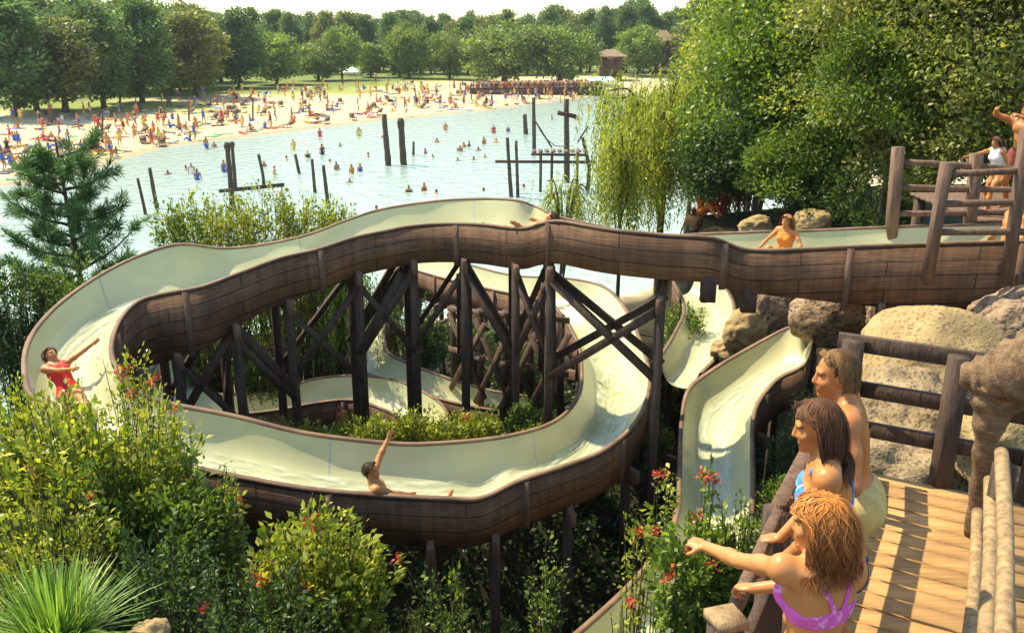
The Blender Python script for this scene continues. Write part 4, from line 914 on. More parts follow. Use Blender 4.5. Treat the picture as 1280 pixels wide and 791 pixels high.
def hand(pr, w, d, pn, s, side, mode='relaxed'):
    """palm, four fingers of different length and a thumb from the side of the palm. d: along the hand, pn: palm normal"""
    d = np.asarray(d, float); d = d/np.linalg.norm(d); pn = np.asarray(pn, float); pn = pn-d*(pn@d); pn /= np.linalg.norm(pn); x = np.cross(d, pn)*side
    pr.append(('e', w+d*.048*s, (.040*s, .052*s, .0165*s), np.stack([x, d, pn], 1), .012))
    for k, (o, L) in enumerate(((.030, .070), (.010, .080), (-.010, .074), (-.029, .058))):
        b = w+d*.085*s+x*o*s; c = {'relaxed': (.35, .5, .4), 'grip': (.9, 1.1, .8), 'fist': (1.3, 1.5, 1.0), 'open': (.08, .1, .1), 'point': (1.3, 1.5, 1.0)}[mode]
        if mode == 'point' and k == 0: c = (.03, .05, .05)
        a = 0; p = b; seg = (L*.45*s, L*.33*s, L*.27*s); r = (.0092, .0084, .0076)
        for q in range(3):
            a += c[q]; e = p+(d*math.cos(a)+pn*math.sin(a)+x*o*.8)*seg[q]; pr.append(('c', p, e, r[q]*s, r[q]*s*.92, .004)); p = e
    t0 = w+d*.025*s+x*.030*s; t1 = t0+(d*.6+x*.65+pn*.35)*.038*s; t2 = t1+(d*.85+x*.15+pn*(.5 if mode != 'open' else .1))*.030*s
    pr.append(('c', t0, t1, .0125*s, .0105*s, .01)); pr.append(('c', t1, t2, .0105*s, .0085*s, .004))

def human(pose, female=True, s=1.0, face=True, hands=True):
    """pose: dict of local targets (x right, y ahead, z up, metres). Returns primitives and a frame record"""
    pr = []; tor = []; rec = {}
    pel = np.array(pose.get('pelvis', (0, 0, .93*s))); lean = pose.get('lean', 0.05); tw = pose.get('twist', 0); side = pose.get('side', 0)
    Mt = rot('Z', tw)@rot('Y', side)@rot('X', -lean)
    T = lambda x, y, z: pel+Mt@(np.array([x, y, z])*s)
    sw = .165 if female else .195; hw = .165 if female else .155; ww = .112 if female else .135; cw = .135 if female else .165
    add = tor.append
    add(('e', T(0, -.012, -.01), np.array([hw, .112, .125])*s, Mt, .05))
    for q in (-1, 1): add(('e', T(q*.075, -.065, -.05), np.array([.082, .072, .085])*s, Mt, .05))
    add(('e', T(0, .002, .16), np.array([ww, .088, .16])*s, Mt, .08)); add(('e', T(0, -.006, .335), np.array([cw, .102, .175])*s, Mt, .07))
    add(('c', T(-sw*.62, -.018, .462), T(sw*.62, -.018, .462), .052*s, .052*s, .06))
    for q in (-1, 1): add(('e', T(q*.085, -.062, .37), np.array([.062, .035, .095])*s, Mt, .05))
    if female:
        for q in (-1, 1): add(('e', T(q*.068, .078, .325), np.array([.058, .052, .056])*s, Mt, .03))
    else:
        for q in (-1, 1): add(('e', T(q*.075, .062, .37), np.array([.082, .042, .062])*s, Mt, .05))
    nb = T(0, -.015, .495); Hy, Hp, Hr = pose.get('head', (0, 0, 0)); Mh = Mt@rot('Z', Hy)@rot('X', -Hp)@rot('Y', Hr); hc = T(0, .012, .635)+Mt@np.array([0, .0, 0])
    hs = s*pose.get('head_scale', 1.0); Hd = lambda x, y, z: hc+Mh@(np.array([x, y, z])*hs)
    pr += tor
    nr = .049 if female else .060
    pr.append(('c', nb, Hd(0, -.012, -.055), nr*s*1.08, nr*s, .035))
    for q in (-1, 1): pr.append(('c', T(q*.10, -.025, .475), T(q*.035, -.03, .545), .035*s, .034*s, .05))
    pr.append(('e', Hd(0, -.014, .032), np.array([.073, .092, .085])*hs, Mh, .02)); pr.append(('e', Hd(0, .022, -.040), np.array([.056, .066, .072])*hs, Mh, .03))
    pr.append(('e', Hd(0, .068, -.098), np.array([.024, .019, .018])*hs, Mh, .025))
    subs = []
    if face:
        pr.append(('c', Hd(-.036, .072, .022), Hd(.036, .072, .022), .013*hs, .013*hs, .015))
        pr.append(('c', Hd(0, .084, .008), Hd(0, .099, -.028), .0085*hs, .0120*hs, .010))
        for q in (-1, 1):
            pr.append(('c', Hd(q*.007, .088, -.034), Hd(q*.013, .086, -.034), .009*hs, .008*hs, .006)); pr.append(('e', Hd(q*.040, .052, -.028), np.array([.024, .022, .022])*hs, Mh, .02))
            pr.append(('e', Hd(q*.075, -.008, -.008), np.array([.010, .020, .032])*hs, Mh@rot('Z', q*.35), .006))
        pr.append(('c', Hd(-.018, .080, -.060), Hd(.018, .080, -.060), .0085*hs, .0085*hs, .006)); pr.append(('c', Hd(-.015, .079, -.072), Hd(.015, .079, -.072), .0095*hs, .0095*hs, .006))
        for q in (-1, 1): subs.append(('e', Hd(q*.031, .086, .002), np.array([.016, .014, .010])*hs, Mh, .010))
    ru, rl = (.039, .031) if female else (.054, .042)
    for q, nm in ((-1, 'l'), (1, 'r')):
        sh = T(q*sw, -.018, .452)+np.array(pose.get('sh'+nm, (0, 0, 0)))
        wt = pose.get('hand'+nm, sh+Mt@np.array([q*.06, .06, -.52])*s); el, wr = ik(sh, wt, .285*s, .255*s, pose.get('pole'+nm, (q*.6, -.8, -.3)))
        pr.append(('e', sh, np.array([.058, .056, .062])*s*(1 if female else 1.18), Mt, .045))
        pr.append(('c', sh, (sh+el)/2, ru*s*1.08, ru*s, .03)); pr.append(('c', (sh+el)/2, el, ru*s, rl*s*1.02, .02)); m = el+(wr-el)*.3
        pr.append(('c', el, m, rl*s, rl*s*1.06, .015)); pr.append(('c', m, wr, rl*s*1.06, .0245*s*(1 if female else 1.12), .02))
        if hands: hand(pr, wr, pose.get('hdir'+nm, wr-el), pose.get('palm'+nm, (-q, 0, -.3)), s*(.95 if female else 1.06), -q, pose.get('grip'+nm, 'relaxed'))
        else: pr.append(('e', wr+unit(wr-el)*.07*s, (.04*s,)*3, I3, .02))
        rec['wr'+nm] = wr; rec['sh'+nm] = sh
        hp_ = T(q*.088, 0, -.05); ft = np.array(pose.get('foot'+nm, (q*.10*s, 0, .09*s))); kn, an = ik(hp_, ft, .43*s, .41*s, pose.get('knee'+nm, (q*.1, 1, 0)))
        pr.append(('c', hp_, (hp_+kn)/2, .088*s, .074*s, .05)); pr.append(('c', (hp_+kn)/2, kn, .074*s, .054*s, .03)); bk = unit(np.cross(np.cross(an-kn, kn-hp_)+1e-6, an-kn))
        m = kn+(an-kn)*.32; pr.append(('c', kn, m, .050*s, .054*s, .02)); pr.append(('c', m, an, .054*s, .034*s, .03))
        fd = np.array(pose.get('toe'+nm, (q*.2, 1, -.25))); fd = fd/np.linalg.norm(fd); pr.append(('c', an+[0, 0, -.01*s], an+fd*.15*s, .036*s, .026*s, .02)); pr.append(('c', an, an-fd*.05*s-[0, 0, .03*s], .034*s, .03*s, .02))
        rec['hip'+nm] = hp_; rec['kn'+nm] = kn
    rec.update(T=T, Mt=Mt, Hd=Hd, Mh=Mh, hc=hc, hs=hs, s=s, tor=tor, subs=subs); return pr, rec
def mesh_field(prims, h, subs=(), extra=None):
    bs = [bound(p) for p in prims]; lo = np.min([b[0] for b in bs], 0)-4*h; hi = np.max([b[1] for b in bs], 0)+4*h; shape = tuple(np.ceil((hi-lo)/h).astype(int)+1)
    Fd = field(prims, lo, h, shape); Fd = carve(Fd, subs, lo, h) if subs else Fd
    return Fd, lo
def skin_colour(V, rec, base, face=True):
    c = np.tile(np.array(base, float), (len(V), 1)); hc, Mh, hs = rec['hc'], rec['Mh'], rec['hs']; q = (V-hc)@Mh/hs
    c *= (1+.06*np.sin(V[:, :1]*23+V[:, 2:]*17))
    if face:
        lip = (np.hypot(q[:, 0]/.024, (q[:, 2]+.066)/.0135) < 1) & (q[:, 1] > .068); c[lip] = np.array([.42, .11, .08])
        for sg in (-1, 1):
            e = (np.hypot((q[:, 0]-sg*.031)/.0130, (q[:, 2]-.002)/.0045) < 1) & (q[:, 1] > .05); c[e] = (.50, .44, .38)
            e = (np.hypot((q[:, 0]-sg*.031)/.0062, (q[:, 2]-.002)/.0048) < 1) & (q[:, 1] > .05); c[e] = (.05, .03, .02)
            e = (np.hypot((q[:, 0]-sg*.034)/.022, (q[:, 2]-.0235+.004*np.abs(q[:, 0]-sg*.034)/.02)/.0048) < 1) & (q[:, 1] > .05); c[e] = np.array(base)*.25
    return c
def smooth(V, F, it=2, lam=.4):
    for _ in range(it):
        acc = np.zeros_like(V); n = np.zeros(len(V))
        for a in range(4):
            for b in ((a+1) % 4,):
                np.add.at(acc, F[:, a], V[F[:, b]]); np.add.at(n, F[:, a], 1); np.add.at(acc, F[:, b], V[F[:, a]]); np.add.at(n, F[:, b], 1)
        V = V+lam*(acc/np.maximum(n, 1)[:, None]-V)
    return V
def person(label, loc, rz, pose, female, s, h, skin, group, face=True, smooth_it=1):
    root = empty('person', loc, label, 'person', group, rz); pr, rec = human(pose, female, s, face)
    Fd, lo = mesh_field(pr, h, rec['subs']); V, F = surface_nets(Fd, lo, h); V = smooth(V, F, smooth_it)
    link('body', np_mesh('body', V, F, skin_colour(V, rec, skin, face)), M['skin'], root); rec['pr'] = pr; rec['h'] = h; return root, rec
def garment(name, root, rec, region, col, prims=None, off=.006, h=None, pat=None):
    """a closed shell a few millimetres proud of the body wherever `region` (list of primitives) reaches"""
    h = h or rec['h']; prims = prims or rec['tor']; bs = [bound(p) for p in region]; lo = np.min([b[0] for b in bs], 0)-4*h; hi = np.max([b[1] for b in bs], 0)+4*h
    shape = tuple(np.ceil((hi-lo)/h).astype(int)+1); B = field(prims, lo, h, shape)-off; G_ = field(region, lo, h, shape); Fd = np.maximum(B, G_)
    V, F = surface_nets(Fd, lo, h)
    if not len(V): return None
    V = smooth(V, F, 1); c = np.tile(np.array(col, float), (len(V), 1))
    if pat is not None: c = np.where((fbm(V[:, 0]*60+3, V[:, 2]*60+V[:, 1]*30) > .25)[:, None], np.array(pat), c)
    return link(name, np_mesh(name, V, F, c), M['cloth'], root)
def line(pts, r): return [('c', np.asarray(a), np.asarray(b), r, r, .004) for a, b in zip(pts[:-1], pts[1:])]
def bikini_top(root, rec, col, pat=None, strap=.010, back='v', band=.014):
    T = rec['T']; reg = [('e', T(q*.07, .095, .322), (.064*rec['s'], .07*rec['s'], .058*rec['s']), rec['Mt'], .01) for q in (-1, 1)]
    reg += line([T(.07, .10, .29), T(.15, .02, .285), T(.12, -.09, .285), T(0, -.115, .285), T(-.12, -.09, .285), T(-.15, .02, .285), T(-.07, .10, .29)], band)
    for q in (-1, 1):
        reg += line([T(q*.075, .12, .36), T(q*.095, .06, .455), T(q*.10, -.01, .51), T(q*.095, -.07, .47), T(q*.05, -.115, .38), T(q*.012, -.12, .29)], strap)
    garment('bikini_top', root, rec, reg, col, pat=pat, off=.007)
def bikini_bottom(root, rec, col, pat=None, name='bikini_bottom'):
    T = rec['T']; pr = [p for p in rec['pr']]; s = rec['s']
    reg = [('e', T(0, -.01, -.075), np.array([.175, .15, .095])*s, rec['Mt'], .01)]
    garment(name, root, rec, reg, col, prims=pr, pat=pat, off=.006)
def trunks(root, rec, col):
    T = rec['T']; s = rec['s']; pr = [('e', T(0, -.01, -.01), np.array([.178, .135, .135])*s, rec['Mt'], .05)]
    for q in (-1, 1): pr.append(('e', T(q*.075, -.055, -.05), np.array([.10, .080, .09])*s, rec['Mt'], .05))
    for nm in 'lr': h0, k0 = rec['hip'+nm], rec['kn'+nm]; pr.append(('c', h0, h0+(k0-h0)*.42, .112*s, .112*s, .04))
    Fd, lo = mesh_field(pr, rec['h']); 
    g_ = lo[2]+rec['h']*np.arange(Fd.shape[2]); 
    V, F = surface_nets(Fd, lo, rec['h']); V = smooth(V, F, 2)
    c = np.tile(np.array(col, float), (len(V), 1))*(1+.08*np.sin(V[:, :1]*90)); link('swim_trunks', np_mesh('swim_trunks', V, F, c), M['cloth'], root)
def hair(root, rec, n, length, c_top, c_end, seed, wave=.012, vol=1.06, lift=.0, width=.0055, back=-.2, fringe=.35, cap=True, part=0, hairline=.045, sweep=.8):
    """strands that leave the scalp and fall over head, neck and shoulders"""
    rng = np.random.default_rng(seed); hc, Mh, hs = rec['hc'], rec['Mh'], rec['hs']; rad = np.array([.080, .099, .092])*hs
    e = unit(rng.normal(size=(n*5, 3))); e = unit(e+np.where(rng.random((n*5, 1)) < .45, np.array([0, -.1, 1.1]), 0)); low = np.where(e[:, 1] > .25, hairline/.092+.12, np.where(e[:, 1] > -.15, -.05, -.75)); e = e[e[:, 2] > low][:n]; n = len(e)
    toW = lambda p: hc+(p@Mh.T)
    c0 = np.array([0, -.014, .034])*hs
    p = toW(c0+e*rad*.98); L = length*rng.uniform(.75, 1.1, n); m = max(5, int(np.mean(length)/.022)); st = (L/m)[:, None]
    out = (e/rad); out = unit(out@Mh.T); crown = toW(np.array([part*.05*hs, -.03*hs, .125*hs])); tang = unit((p-crown)-out*np.sum((p-crown)*out, 1, keepdims=True)); fr0 = np.clip((e[:, 1:2]+.05)*1.6, 0, 1); L = L*(1-.35*fr0[:, 0]*(length < .1)); st = (L/m)[:, None]; swp = unit(np.stack([np.sign(e[:, 0]+.15)*.75, -np.ones(n)*.55, np.full(n, .25)], -1)@Mh.T); tang = unit(tang*(1-sweep*fr0)+swp*sweep*fr0)
    d = unit(tang+out*(.25+lift)+rng.normal(size=(n, 3))*.12)
    ph = rng.uniform(0, 6.28, n); lock = rng.integers(0, 420, n); lk = rng.normal(size=(420, 3))*.085; path = [p]; cN = rec['T'](0, -.03, .44)
    for k in range(m):
        d = unit(d+np.array([0, 0, -.42])+lk[lock]*.35+rng.normal(size=(n, 3))*.06); p = p+d*st
        q = ((p-hc)@Mh)-c0; f = np.linalg.norm(q/(rad*vol), axis=1); ins = f < 1; q[ins] /= f[ins][:, None]; 
        by = (q[:, 1] > .012*hs) & (q[:, 2] < .035*hs); q[by, 1] -= (q[by, 1]-.012*hs)*.75; q[by, 0] = np.sign(q[by, 0]+1e-6)*np.maximum(np.abs(q[by, 0]), .072*hs)
        fr = (q[:, 1] > .055*hs) & (q[:, 2] < fringe*.06*hs) & (np.abs(q[:, 0]) < .058*hs); q[fr, 0] = np.sign(q[fr, 0]+1e-6)*.062*hs; 
        p = hc+(q+c0)@Mh.T
        # keep outside neck, shoulders and back
        r2 = np.array([.195, .10, .075])*rec['s']; w_ = (p-cN)@rec['Mt']; f = np.linalg.norm(w_/r2, axis=1); ins = f < 1; w_[ins] /= f[ins][:, None]; p = cN+w_@rec['Mt'].T
        nk = rec['T'](0, -.01, .53); w_ = p-nk; rr_ = np.hypot(w_[:, 0], w_[:, 1]); ins = (rr_ < .075*rec['s']) & (np.abs(w_[:, 2]) < .09); sc_ = np.where(ins, .075*rec['s']/np.maximum(rr_, 1e-3), 1); w_[:, 0] *= sc_; w_[:, 1] *= sc_; p = nk+w_
        wv = wave*np.sin(ph*.25+lock*2.4+k*1.15)[:, None]*unit(np.cross(d, out)); path.append(p+wv)
    Pt = np.stack(path, 1); K = m+1; tg = np.gradient(Pt, axis=1); sd = unit(np.cross(tg, Pt-(hc-np.array([0, 0, .1])))); w_ = width*(1-.75*np.linspace(0, 1, K)**2)[None, :, None]*rng.uniform(.6, 1.3, (n, 1, 1))
    V = np.stack([Pt-sd*w_, Pt+sd*w_], 2).reshape(-1, 3); q = (np.arange(n)*K*2)[:, None]; F = np.concatenate([q+np.array([2*k, 2*k+1, 2*k+3, 2*k+2]) for k in range(m)])
    t = np.linspace(0, 1, K)[None, :, None]; c = (np.array(c_top)*(1-t)+np.array(c_end)*t)*rng.uniform(.55, 1.5, (n, 1, 1)); c = np.repeat(c[:, :, None, :], 2, 2).reshape(-1, 3)
    if cap:
        pr = [('e', toW(c0+np.array([0, -.010, .006])*hs), np.array([.081, .094, .090])*hs, Mh, .01)]; Fd, lo = mesh_field(pr, .008)
        Vc, Fc = surface_nets(Fd, lo, .008); qq = (Vc-hc)@Mh/hs; keep = ((qq[:, 1] < .02) & (qq[:, 2] > -.055)) | (qq[:, 2] > .085-.3*np.maximum(qq[:, 1]-.02, 0)*0) & (qq[:, 1] < .07); Fc = Fc[keep[Fc].all(1)]
        F = np.vstack([F, Fc+len(V)]); V = np.vstack([V, Vc]); c = np.vstack([c, np.tile(np.array(c_top)*.6, (len(Vc), 1))])
    link('hair', np_mesh('hair', V, F, c), M['hair'], root, True)

def world_to_local(loc, rz):
    m = rot('Z', -rz); return lambda p: m@(np.asarray(p, float)-np.asarray(loc, float))
def facing(dx, dy): return math.atan2(-dx, dy)
TAN = (.46, .185, .06); TAN2 = (.49, .205, .07); TAN3 = (.42, .155, .05)
HEROES = 'three people watching from the viewing deck'
# the man, furthest of the three
loc = np.array([1.76, 4.08, DZ]); rz = facing(-.95, .31); wl = world_to_local(loc, rz)
pose = dict(pelvis=(0, 0, .955), lean=.22, head=(.18, -.12, 0), handl=(-.25, .20, .98), handr=(.27, .16, .92), gripl='relaxed', gripr='grip', polel=(-.8, -.6, -.3), poler=(.8, -.5, -.5))
man, rec = person('tanned man with short brown hair standing furthest along the deck rail', loc, rz, pose, False, 1.035, .0065, TAN3, HEROES)
trunks(man, rec, (.50, .37, .14)); hair(man, rec, 6000, .07, (.13, .065, .025), (.22, .12, .045), 1, .003, 1.03, .05, .0020, fringe=1.3, hairline=.05)
# the brown haired woman in the middle
loc = np.array([1.46, 3.56, DZ]); rz = facing(-.94, .34); wl = world_to_local(loc, rz)
pose = dict(pelvis=(0, -.02, .935), lean=.20, head=(.12, .02, 0), handl=wl((1.20, 3.52, 7.20)), handr=wl((1.28, 3.72, 7.22)), gripl='grip', gripr='grip', hdirl=wl(loc+[-.95, .3, -.2]), hdirr=wl(loc+[-.9, .2, -.2]), palml=(0, 0, -1), palmr=(0, 0, -1),
            polel=(-.6, -.6, -.6), poler=(.6, -.6, -.6))
woman, rec = person('woman with wet brown shoulder length hair and blue bikini standing between man and pointing girl', loc, rz, pose, True, 1.0, .0062, TAN, HEROES)
bikini_top(woman, rec, (.05, .22, .60), (.30, .50, .80), .011); bikini_bottom(woman, rec, (.03, .05, .12))
hair(woman, rec, 9000, .27, (.13, .055, .025), (.06, .026, .014), 2, .006, 1.03, .05, .0018, fringe=.9)
# the girl who points
loc = np.array([1.165, 2.90, DZ]); rz = facing(-.50, .87); wl = world_to_local(loc, rz)
ray_h = lambda px, py, t: np.array([0, 0, CAMZ])+ray(px, py)*t
pose = dict(pelvis=(0, -.01, .855), lean=.06, head=(.52, .02, 0), handl=wl(ray_h(872, 680, 3.84)), handr=wl(ray_h(942, 735, 3.74)), gripl='fist', gripr='grip', hdirl=wl(ray_h(835, 667, 3.94))-wl(ray_h(872, 680, 3.84)), palml=(.2, .1, -1), hdirr=(-.3, 1, -.35), palmr=(0, -.2, -1),
            polel=(-.5, -.2, -1), poler=(.8, -.3, -.5), shl=(.0, .045, .03), head_scale=1.0)
girl, rec = person('girl with wavy reddish blonde hair and purple bikini pointing left with outstretched arm', loc, rz, pose, True, .955, .006, TAN2, HEROES)
bikini_top(girl, rec, (.60, .10, .40), (.72, .28, .55), .012, band=.034); bikini_bottom(girl, rec, (.45, .06, .40))
hair(girl, rec, 8000, .215, (.52, .19, .04), (.16, .05, .018), 3, .016, 1.10, .30, .0021, fringe=.9)  # sunlit red-gold painted into the strand tops, ends coloured darker
b_ = rec['wrr']; MB().tube([b_+np.array([.034*math.cos(a), .010*math.sin(a), .034*math.sin(a)])*.9 for a in np.linspace(0, 6.28, 16)], .005, 6, cap=False).build('bracelet', M['timber'], girl)

# --- riders
def seat(A, B, st, k=.5, sub=SUB, fl=.42):
    i = int(st*sub); p = A[i]+(B[i]-A[i])*k; p = p.copy(); p[2] = min(A[i][2], B[i][2])-fl; t = (A[min(i+2, len(A)-1)]-A[i-2]); return p, math.atan2(-t[0], t[1])
RID = 'people riding the slides'
def sit_pose(**k):
    d = dict(pelvis=(0, 0, .115), lean=-.45, footl=(-.10, .86, .07), footr=(.10, .84, .07), kneel=(-.1, .3, 1), kneer=(.1, .3, 1), toel=(0, .5, 1), toer=(0, .5, 1), head=(0, .25, 0), handl=(-.38, -.05, .30), handr=(.38, .0, .30)); d.update(k); return d
p, a = seat(SA, SB, 26.2, .55)
r, rec = person('rider in a red swimsuit leaning back in the left bend of the slide', p, a, sit_pose(lean=-.80, twist=.3, handl=(-.55, .0, .80), handr=(-.28, .45, .50), gripl='open', gripr='open', head=(.3, .15, 0)), True, .87, .012, TAN, RID)
garment('swimsuit', r, rec, [('e', rec['T'](0, 0, .14), np.array([.22, .2, .27]), rec['Mt'], .01)]+line([rec['T'](.08, .1, .36), rec['T'](.09, 0, .52), rec['T'](.08, -.1, .36)], .02)+line([rec['T'](-.08, .1, .36), rec['T'](-.09, 0, .52), rec['T'](-.08, -.1, .36)], .02), (.62, .03, .025), off=.012)
hair(r, rec, 500, .10, (.16, .07, .03), (.14, .06, .03), 11, .004, 1.06, .1, .008)
p, a = seat(SA, SB, 32.95, .84)
r, rec = person('dark haired rider raising one arm in the front run of the slide', p, a, sit_pose(lean=-.30, pelvis=(0, 0, .10), handr=(-.05, .42, .20), handl=(-.50, .18, .92), gripl='open', polel=(-1, 0, .2), head=(-.6, .1, 0)), False, .88, .012, TAN2, RID)
trunks(r, rec, (.05, .10, .30)); hair(r, rec, 700, .07, (.035, .018, .012), (.05, .025, .015), 12, .003, 1.07, .1, .009, fringe=1.3)
p, a = seat(SA, SB, 11.75, .55)
r, rec = person('rider lying low in the upper run with an arm along the slide edge', p, a, sit_pose(lean=-1.0, pelvis=(0, 0, .11), handl=(-.58, -.35, .42), gripl='open', head=(.5, .35, 0)), False, .98, .014, TAN, RID)
trunks(r, rec, (.45, .08, .05)); hair(r, rec, 400, .06, (.06, .03, .015), (.08, .04, .02), 13, .003, 1.06, .1, .009, fringe=1.3)
p, a = seat(SA, SB, 46.6-1.6, .5)
r, rec = person('small rider in red with a raised arm in the inner run behind the timbers', p, a, sit_pose(lean=-.2, handr=(.3, .0, 1.0), gripr='open', pelvis=(0, 0, .16)), True, .95, .016, TAN2, RID)
garment('swimsuit', r, rec, [('e', rec['T'](0, 0, .16), np.array([.22, .2, .30]), rec['Mt'], .01)], (.55, .03, .04), off=.012); hair(r, rec, 300, .16, (.05, .025, .015), (.06, .03, .02), 14, .004, 1.06, .1, .012)
p, a = seat(SA, SB, 4.55, .42)
r, rec = person('rider sitting upright in the slide start before the dark trees', p, facing(-.55, -.6), sit_pose(lean=.0, pelvis=(0, 0, .22), footl=(-.10, .45, .09), footr=(.10, .45, .09), handl=(-.25, .25, .35), handr=(.25, .25, .35), head=(-.2, 0, 0)), True, .78, .012, TAN, RID)
garment('swimsuit', r, rec, [('e', rec['T'](0, 0, .14), np.array([.22, .2, .25]), rec['Mt'], .01)]+line([rec['T'](.08, .1, .34), rec['T'](.09, 0, .52), rec['T'](.08, -.1, .36)], .02)+line([rec['T'](-.08, .1, .34), rec['T'](-.09, 0, .52), rec['T'](-.08, -.1, .36)], .02), (.58, .20, .04), off=.010); hair(r, rec, 600, .22, (.34, .16, .06), (.22, .10, .04), 15, .006, 1.07, .1, .009)
# --- people waiting at the start and on the right bank
WAIT = 'people waiting at the slide start'
c = Q(1270, 230, 13.6); r, rec = person('tanned person with raised arms standing on the landing at the right edge', (c[0], c[1], 6.93), facing(-.8, -.5), dict(handl=(-.15, .42, 1.45), handr=(.28, .38, 1.52), head=(.2, .1, 0)), False, .97, .014, TAN3, WAIT)
trunks(r, rec, (.20, .05, .04)); hair(r, rec, 400, .06, (.05, .03, .02), (.05, .03, .02), 16, .003, 1.06, .1, .01, fringe=1.3)
c = Q(1240, 262, 13.3); r, rec = person('child in a white top stepping down behind the log railing', (c[0], c[1], 6.93), facing(-.9, -.2), dict(lean=.25, footl=(-.1, .2, .08), handr=(.2, .45, .85)), True, .70, .014, TAN, WAIT)
garment('shirt', r, rec, [('e', rec['T'](0, 0, .32), np.array([.2, .17, .2]), rec['Mt'], .01)], (.75, .73, .7), off=.014); hair(r, rec, 300, .14, (.10, .05, .03), (.10, .05, .03), 17, .003, 1.06, .1, .01)
c = P(1255, 300, 6.62); p, a = seat(SA, SB, 1.35, .5)
r, rec = person('person seated in the slide trough behind the log railing', p, facing(-1, .05), sit_pose(lean=-.1, pelvis=(0, 0, .2), handl=(-.3, .2, .3)), False, .95, .014, TAN2, WAIT)
trunks(r, rec, (.05, .06, .12)); hair(r, rec, 300, .06, (.06, .03, .02), (.06, .03, .02), 18, .003, 1.06, .1, .01, fringe=1.3)

# ------------------------------------------------------------------ lake pilings and the rope swing frame
PIL = 'weathered pilings standing in the lake'
def piling(label, top, bot, w, name='piling', beam=None, knob=False, rope=None, bend=0.0):
    a = P(bot[0], bot[1], 0); a = a-[0, 0, .8]; b = Q(top[0], top[1], a[1]); r = empty(name, (a[0], a[1], a[2]), label, 'piling', PIL)
    rad = w/FPX*np.hypot(a[1], CAMZ)/2*.8; mid = (a+b)/2+[bend*rad, 0, 0]
    mb = MB(); pts = catmull([a, mid, b], 5); mb.tube(pts, np.linspace(rad*1.15, rad*.85, len(pts)), 9, .1)
    if knob: mb.tube([b-[0, 0, rad*2], b, b+[0, 0, rad*1.2]], [rad*.9, rad*1.3, rad*.8], 8, .2)
    mb.build('post', M['bark'], r)
    if beam:
        c, d = Q(*beam[0], a[1]-rad*1.2), Q(*beam[1], a[1]-rad*1.2); MB().bar(c, d, rad*1.2, rad*1.4).build('crossbeam', M['timber'], r)
    return r
piling('thin leaning piling nearest the pine', (172,223), (184,268), 5); piling('leaning piling second from the pine', (187,210), (197,260), 6)
piling('knobbly piling carrying a long crossbeam', (284,182), (291,262), 8, beam=((274,239), (355,231)), knob=True)
piling('rough tall stump right behind the piling with the crossbeam', (290,180), (294,236), 6, knob=True); piling('thin stick standing at the end of the crossbeam', (352,233), (353,250), 2.5)
piling('slim bent piling right of the one with the crossbeam', (323,193), (329,231), 5, bend=1); piling('short leaning piling in mid lake, left one of a group of three', (369,193), (376,217), 5)
piling('straight dark piling in mid lake, middle one of a group of three', (390,199), (394,241), 5); piling('mossy piling in mid lake, right one of a group of three', (404,207), (411,254), 6)
piling('tall tapering piling standing near the far sand', (480,143), (486,207), 9); piling('thick round topped piling right of the tall tapering one', (501,153), (505,206), 10, knob=True); piling('short stub piling right of the thick round topped one', (517,177), (516,194), 4)
piling('slim post at the left of the rope swing frame', (634,172), (640,246), 6); piling('second slim post at the left of the rope swing frame', (645,176), (648,246), 5)
piling('tall dark post behind the rope swing frame', (667,122), (668,193), 6); piling('short thick stump left of the tall dark post', (656,143), (658,168), 7)
piling('thick post topped by a crossbar at the rope swing frame', (708,124), (709,228), 9, beam=((697,141), (720,146))); piling('curved dark post at the right of the rope swing frame', (728,172), (731,238), 6, bend=3)
piling('thin post between the swing frame and the willow', (757,118), (758,205), 5); piling('thin crooked post close to the willow', (773,122), (772,210), 4, bend=2)
fy = P(690, 203, 0)[1]*.80
sw = empty('swing_frame', Q(690,230,fy)*[1,1,0], 'timber rope swing frame and platform standing in the lake', 'swing frame')
MB().bar(Q(619,202,fy), Q(746,203,fy), .16, .18).build('crossbeam', M['timber'], sw); MB().bar(Q(664,193,fy), Q(735,194,fy), .14, .16).build('crossbeam', M['timber'], sw)
mb = MB()
for k in range(9): a = Q(668+k*8, 190, fy+.2); mb.box(a+[0, .5, 0], (.28, 1.4, .06))
mb.build('platform', M['timber_lit'], sw)
for px in (676, 690, 722): a = Q(px, 190, fy+.1); MB().tube([[a[0], a[1], -1], a], .09, 8, .06).build('post', M['bark'], sw)
MB().tube(catmull([Q(668,150,fy), Q(680,170,fy), Q(694,182,fy), Q(708,183,fy)], 5), .035, 6).build('rope', M['log'], sw)
for a, b in (((668,150),(690,185)), ((722,178),(735,158))): MB().bar(Q(*a, fy), Q(*b, fy), .08, .1).build('brace', M['timber'], sw)
